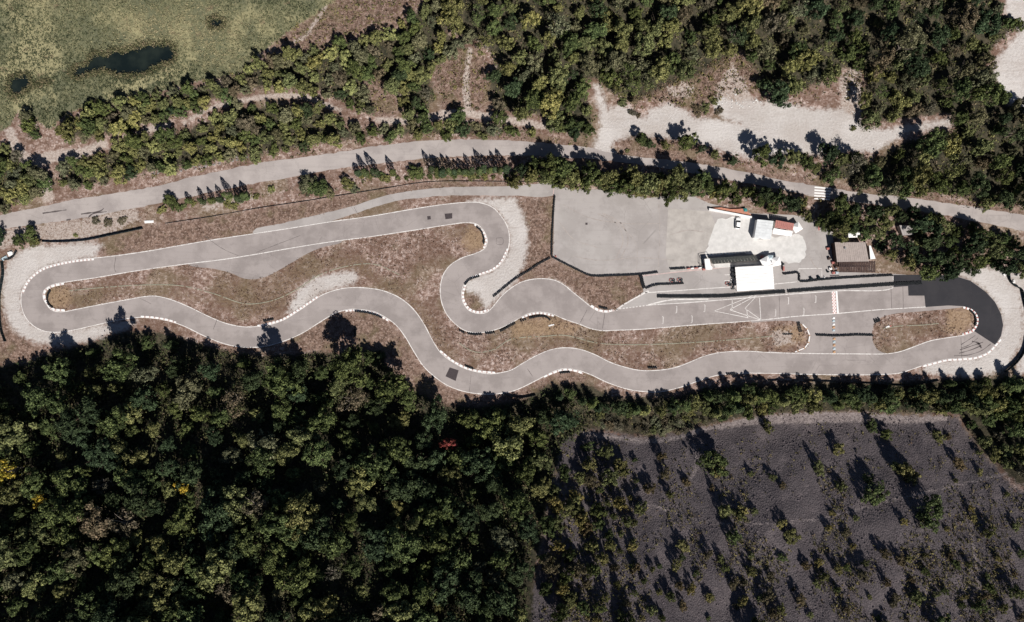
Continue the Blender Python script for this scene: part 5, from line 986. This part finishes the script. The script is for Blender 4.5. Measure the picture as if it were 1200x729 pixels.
scatter('dry_grass', off_track(np.vstack([c, c2])), .34, .45, M['tuft'], 4, 43, tintf=lambda x, y, r_: np.clip(.1+.9*fbm(x, y, 9, 61, 3)+r_.normal(0, .22, len(x))-.15, 0, 1))
c = rand_in(BROWN[:5], 9000, 44, CLEAR); scatter('heath', c, .45, .6, M['tuft'], 5, 45)
c = rand_in(BROWN[:5], 3200, 67, CLEAR[:1]); scatter('low_scrub', c, .7, .8, M['scrub'], 6, 68)
c = rand_in([MARSH], 30000, 46, PONDS); scatter('reeds', c, .42, 1.0, M['reed'], 5, 47, up=1.0, tintf=lambda x, y, r_: np.clip(1.5*fbm(x, y*1.5, 30, 71, 3)-.32+r_.normal(0, .16, len(x)), 0, 1))
c = rand_in([offset(spline(p, True, 1.5), 0, True) for p in PONDS], 60, 63)
rim = np.vstack([spline(p, True, .2)+np.random.default_rng(64).normal(0, 1.9, (len(spline(p, True, .2)), 2)) for p in PONDS])
scatter('reeds', rim, .42, 1.5, tuft_material('pond_edge_reeds', [(.03,.035,.018), (.08,.085,.04), (.14,.13,.07), (.20,.16,.10)]), 6, 65, up=1.0)
c = rand_in(LOWER, 17000, 48); c3 = rand_in(list(UPW.values())+STRIP, 22000, 49, UPX)
scatter('undergrowth', c, 1.2, 1.5, M['under'], 8, 50, leafsize=.6)
M['upunder'] = tuft_material('bright_undergrowth_leaves', [(.05,.06,.028), (.11,.115,.05), (.17,.165,.065), (.16,.12,.085)])
scatter('undergrowth', c3, .9, 1.0, M['upunder'], 7, 62, leafsize=.75)
edgeb = [band([(285,84),(215,99),(150,116),(105,124),(60,150)], 8), band([(60,222),(130,212),(220,200),(300,187),(380,175),(450,164),(560,158),(690,168)], 7), band([(180,246),(300,226),(350,225),(440,212),(600,208),(640,212)], 9), band([(735,165),(790,172),(900,196),(980,212),(1080,228),(1200,246)], 9), band([(740,120),(800,100),(860,80),(900,108),(960,108),(1005,90)], 22), band([(800,205),(960,238),(1100,262),(1180,275)], 8), band([(700,490),(800,496),(900,482),(1130,482)], 12)]
c = rand_in(edgeb, 12000, 52, [roadpoly, CLEAR[1], YARD]); scatter('low_scrub', c, .6, .9, M['scrub'], 6, 53)
def scree_thin(a, b): return np.clip((fbm(a*1.0, b*.35, 26, 81, 3)-.46)*7, .02, 1)*np.clip((b-500)/160, .1, 1)
c = np.vstack([rand_in(SCREE, 20000, 54, PATHS[7:8], thin=scree_thin), rand_in([[(650,520),(735,515),(760,600),(765,760),(630,760),(640,620)]], 1300, 66)]); scatter('low_scrub', c, .5, 1.1, M['scrub'], 6, 55)
# stones on the scree and along the road
def stones(name, P, smin, smax, seed, m='stone'):
    r_ = np.random.default_rng(seed); x, y, z = W(P[:, 0], P[:, 1]); n = len(P)
    base = np.array([(1,0,0),(0,1,0),(-1,0,0),(0,-1,0),(0,0,1),(0,0,-.5),(.6,.6,.5),(-.6,-.5,.6)]); s = r_.uniform(smin, smax, n)*r_.uniform(.5, 1, n)
    V = base[None]*s[:, None, None]*r_.uniform(.55, 1.3, (n, 8, 3))*[1, 1, .7]; a = r_.uniform(0, 6.28, n); ca, sa = np.cos(a)[:, None], np.sin(a)[:, None]
    V = np.stack([V[..., 0]*ca-V[..., 1]*sa+x[:, None], V[..., 0]*sa+V[..., 1]*ca+y[:, None], V[..., 2]+z[:, None]+.03], -1).reshape(-1, 3)
    f0 = np.array([(0,6,4),(0,1,6),(1,4,6),(1,2,4),(2,7,4),(2,3,7),(3,4,7),(3,0,4),(1,0,5),(2,1,5),(3,2,5),(0,3,5)]); F = (f0[None]+np.arange(n)[:, None, None]*8).reshape(-1, 3)
    o_ = make(name, V, F, M[m]); o_['kind'] = 'stuff'; return o_
M['screestone'] = simple('scree_stones', (.125,.104,.112), .9, .15, .4, 1.2)
stones('scree_stones', rand_in(SCREE, 26000, 56, thin=lambda a, b: .6+0*a), .10, .36, 57, 'screestone')
stones('pale_rubble', rand_in([band([(176,203),(200,200),(225,196),(262,189),(300,182)], 5)], 500, 58), .3, .8, 59)
stones('pale_rubble', rand_in([[(835,108),(880,112),(900,118),(870,128),(835,122)], [(985,100),(1008,95),(1010,140),(992,130)]], 500, 60), .15, .5, 61, 'concrete')
# --- where a few look-alikes share a description, say which one by its place
by = {}
for o_, px in PLANTED: by.setdefault(o_['label'], []).append((px, o_))
for l, L in by.items():
    if 2 <= len(L) <= 8:
        L.sort(key=lambda t: t[0])
        for k, (px, o_) in enumerate(L):
            w_ = 'leftmost' if k == 0 else 'rightmost' if k == len(L)-1 else ORD[k]+'-from-left'
            if len(l.split()) < 16: o_['label'] = w_+' '+l
        for px, o_ in L:
            if 'group' not in o_: o_['group'] = l.replace(' shrub ', ' shrubs ')
print('objects', len(bpy.data.objects), 'tris approx', sum(len(m_.polygons) for m_ in bpy.data.meshes)*2)
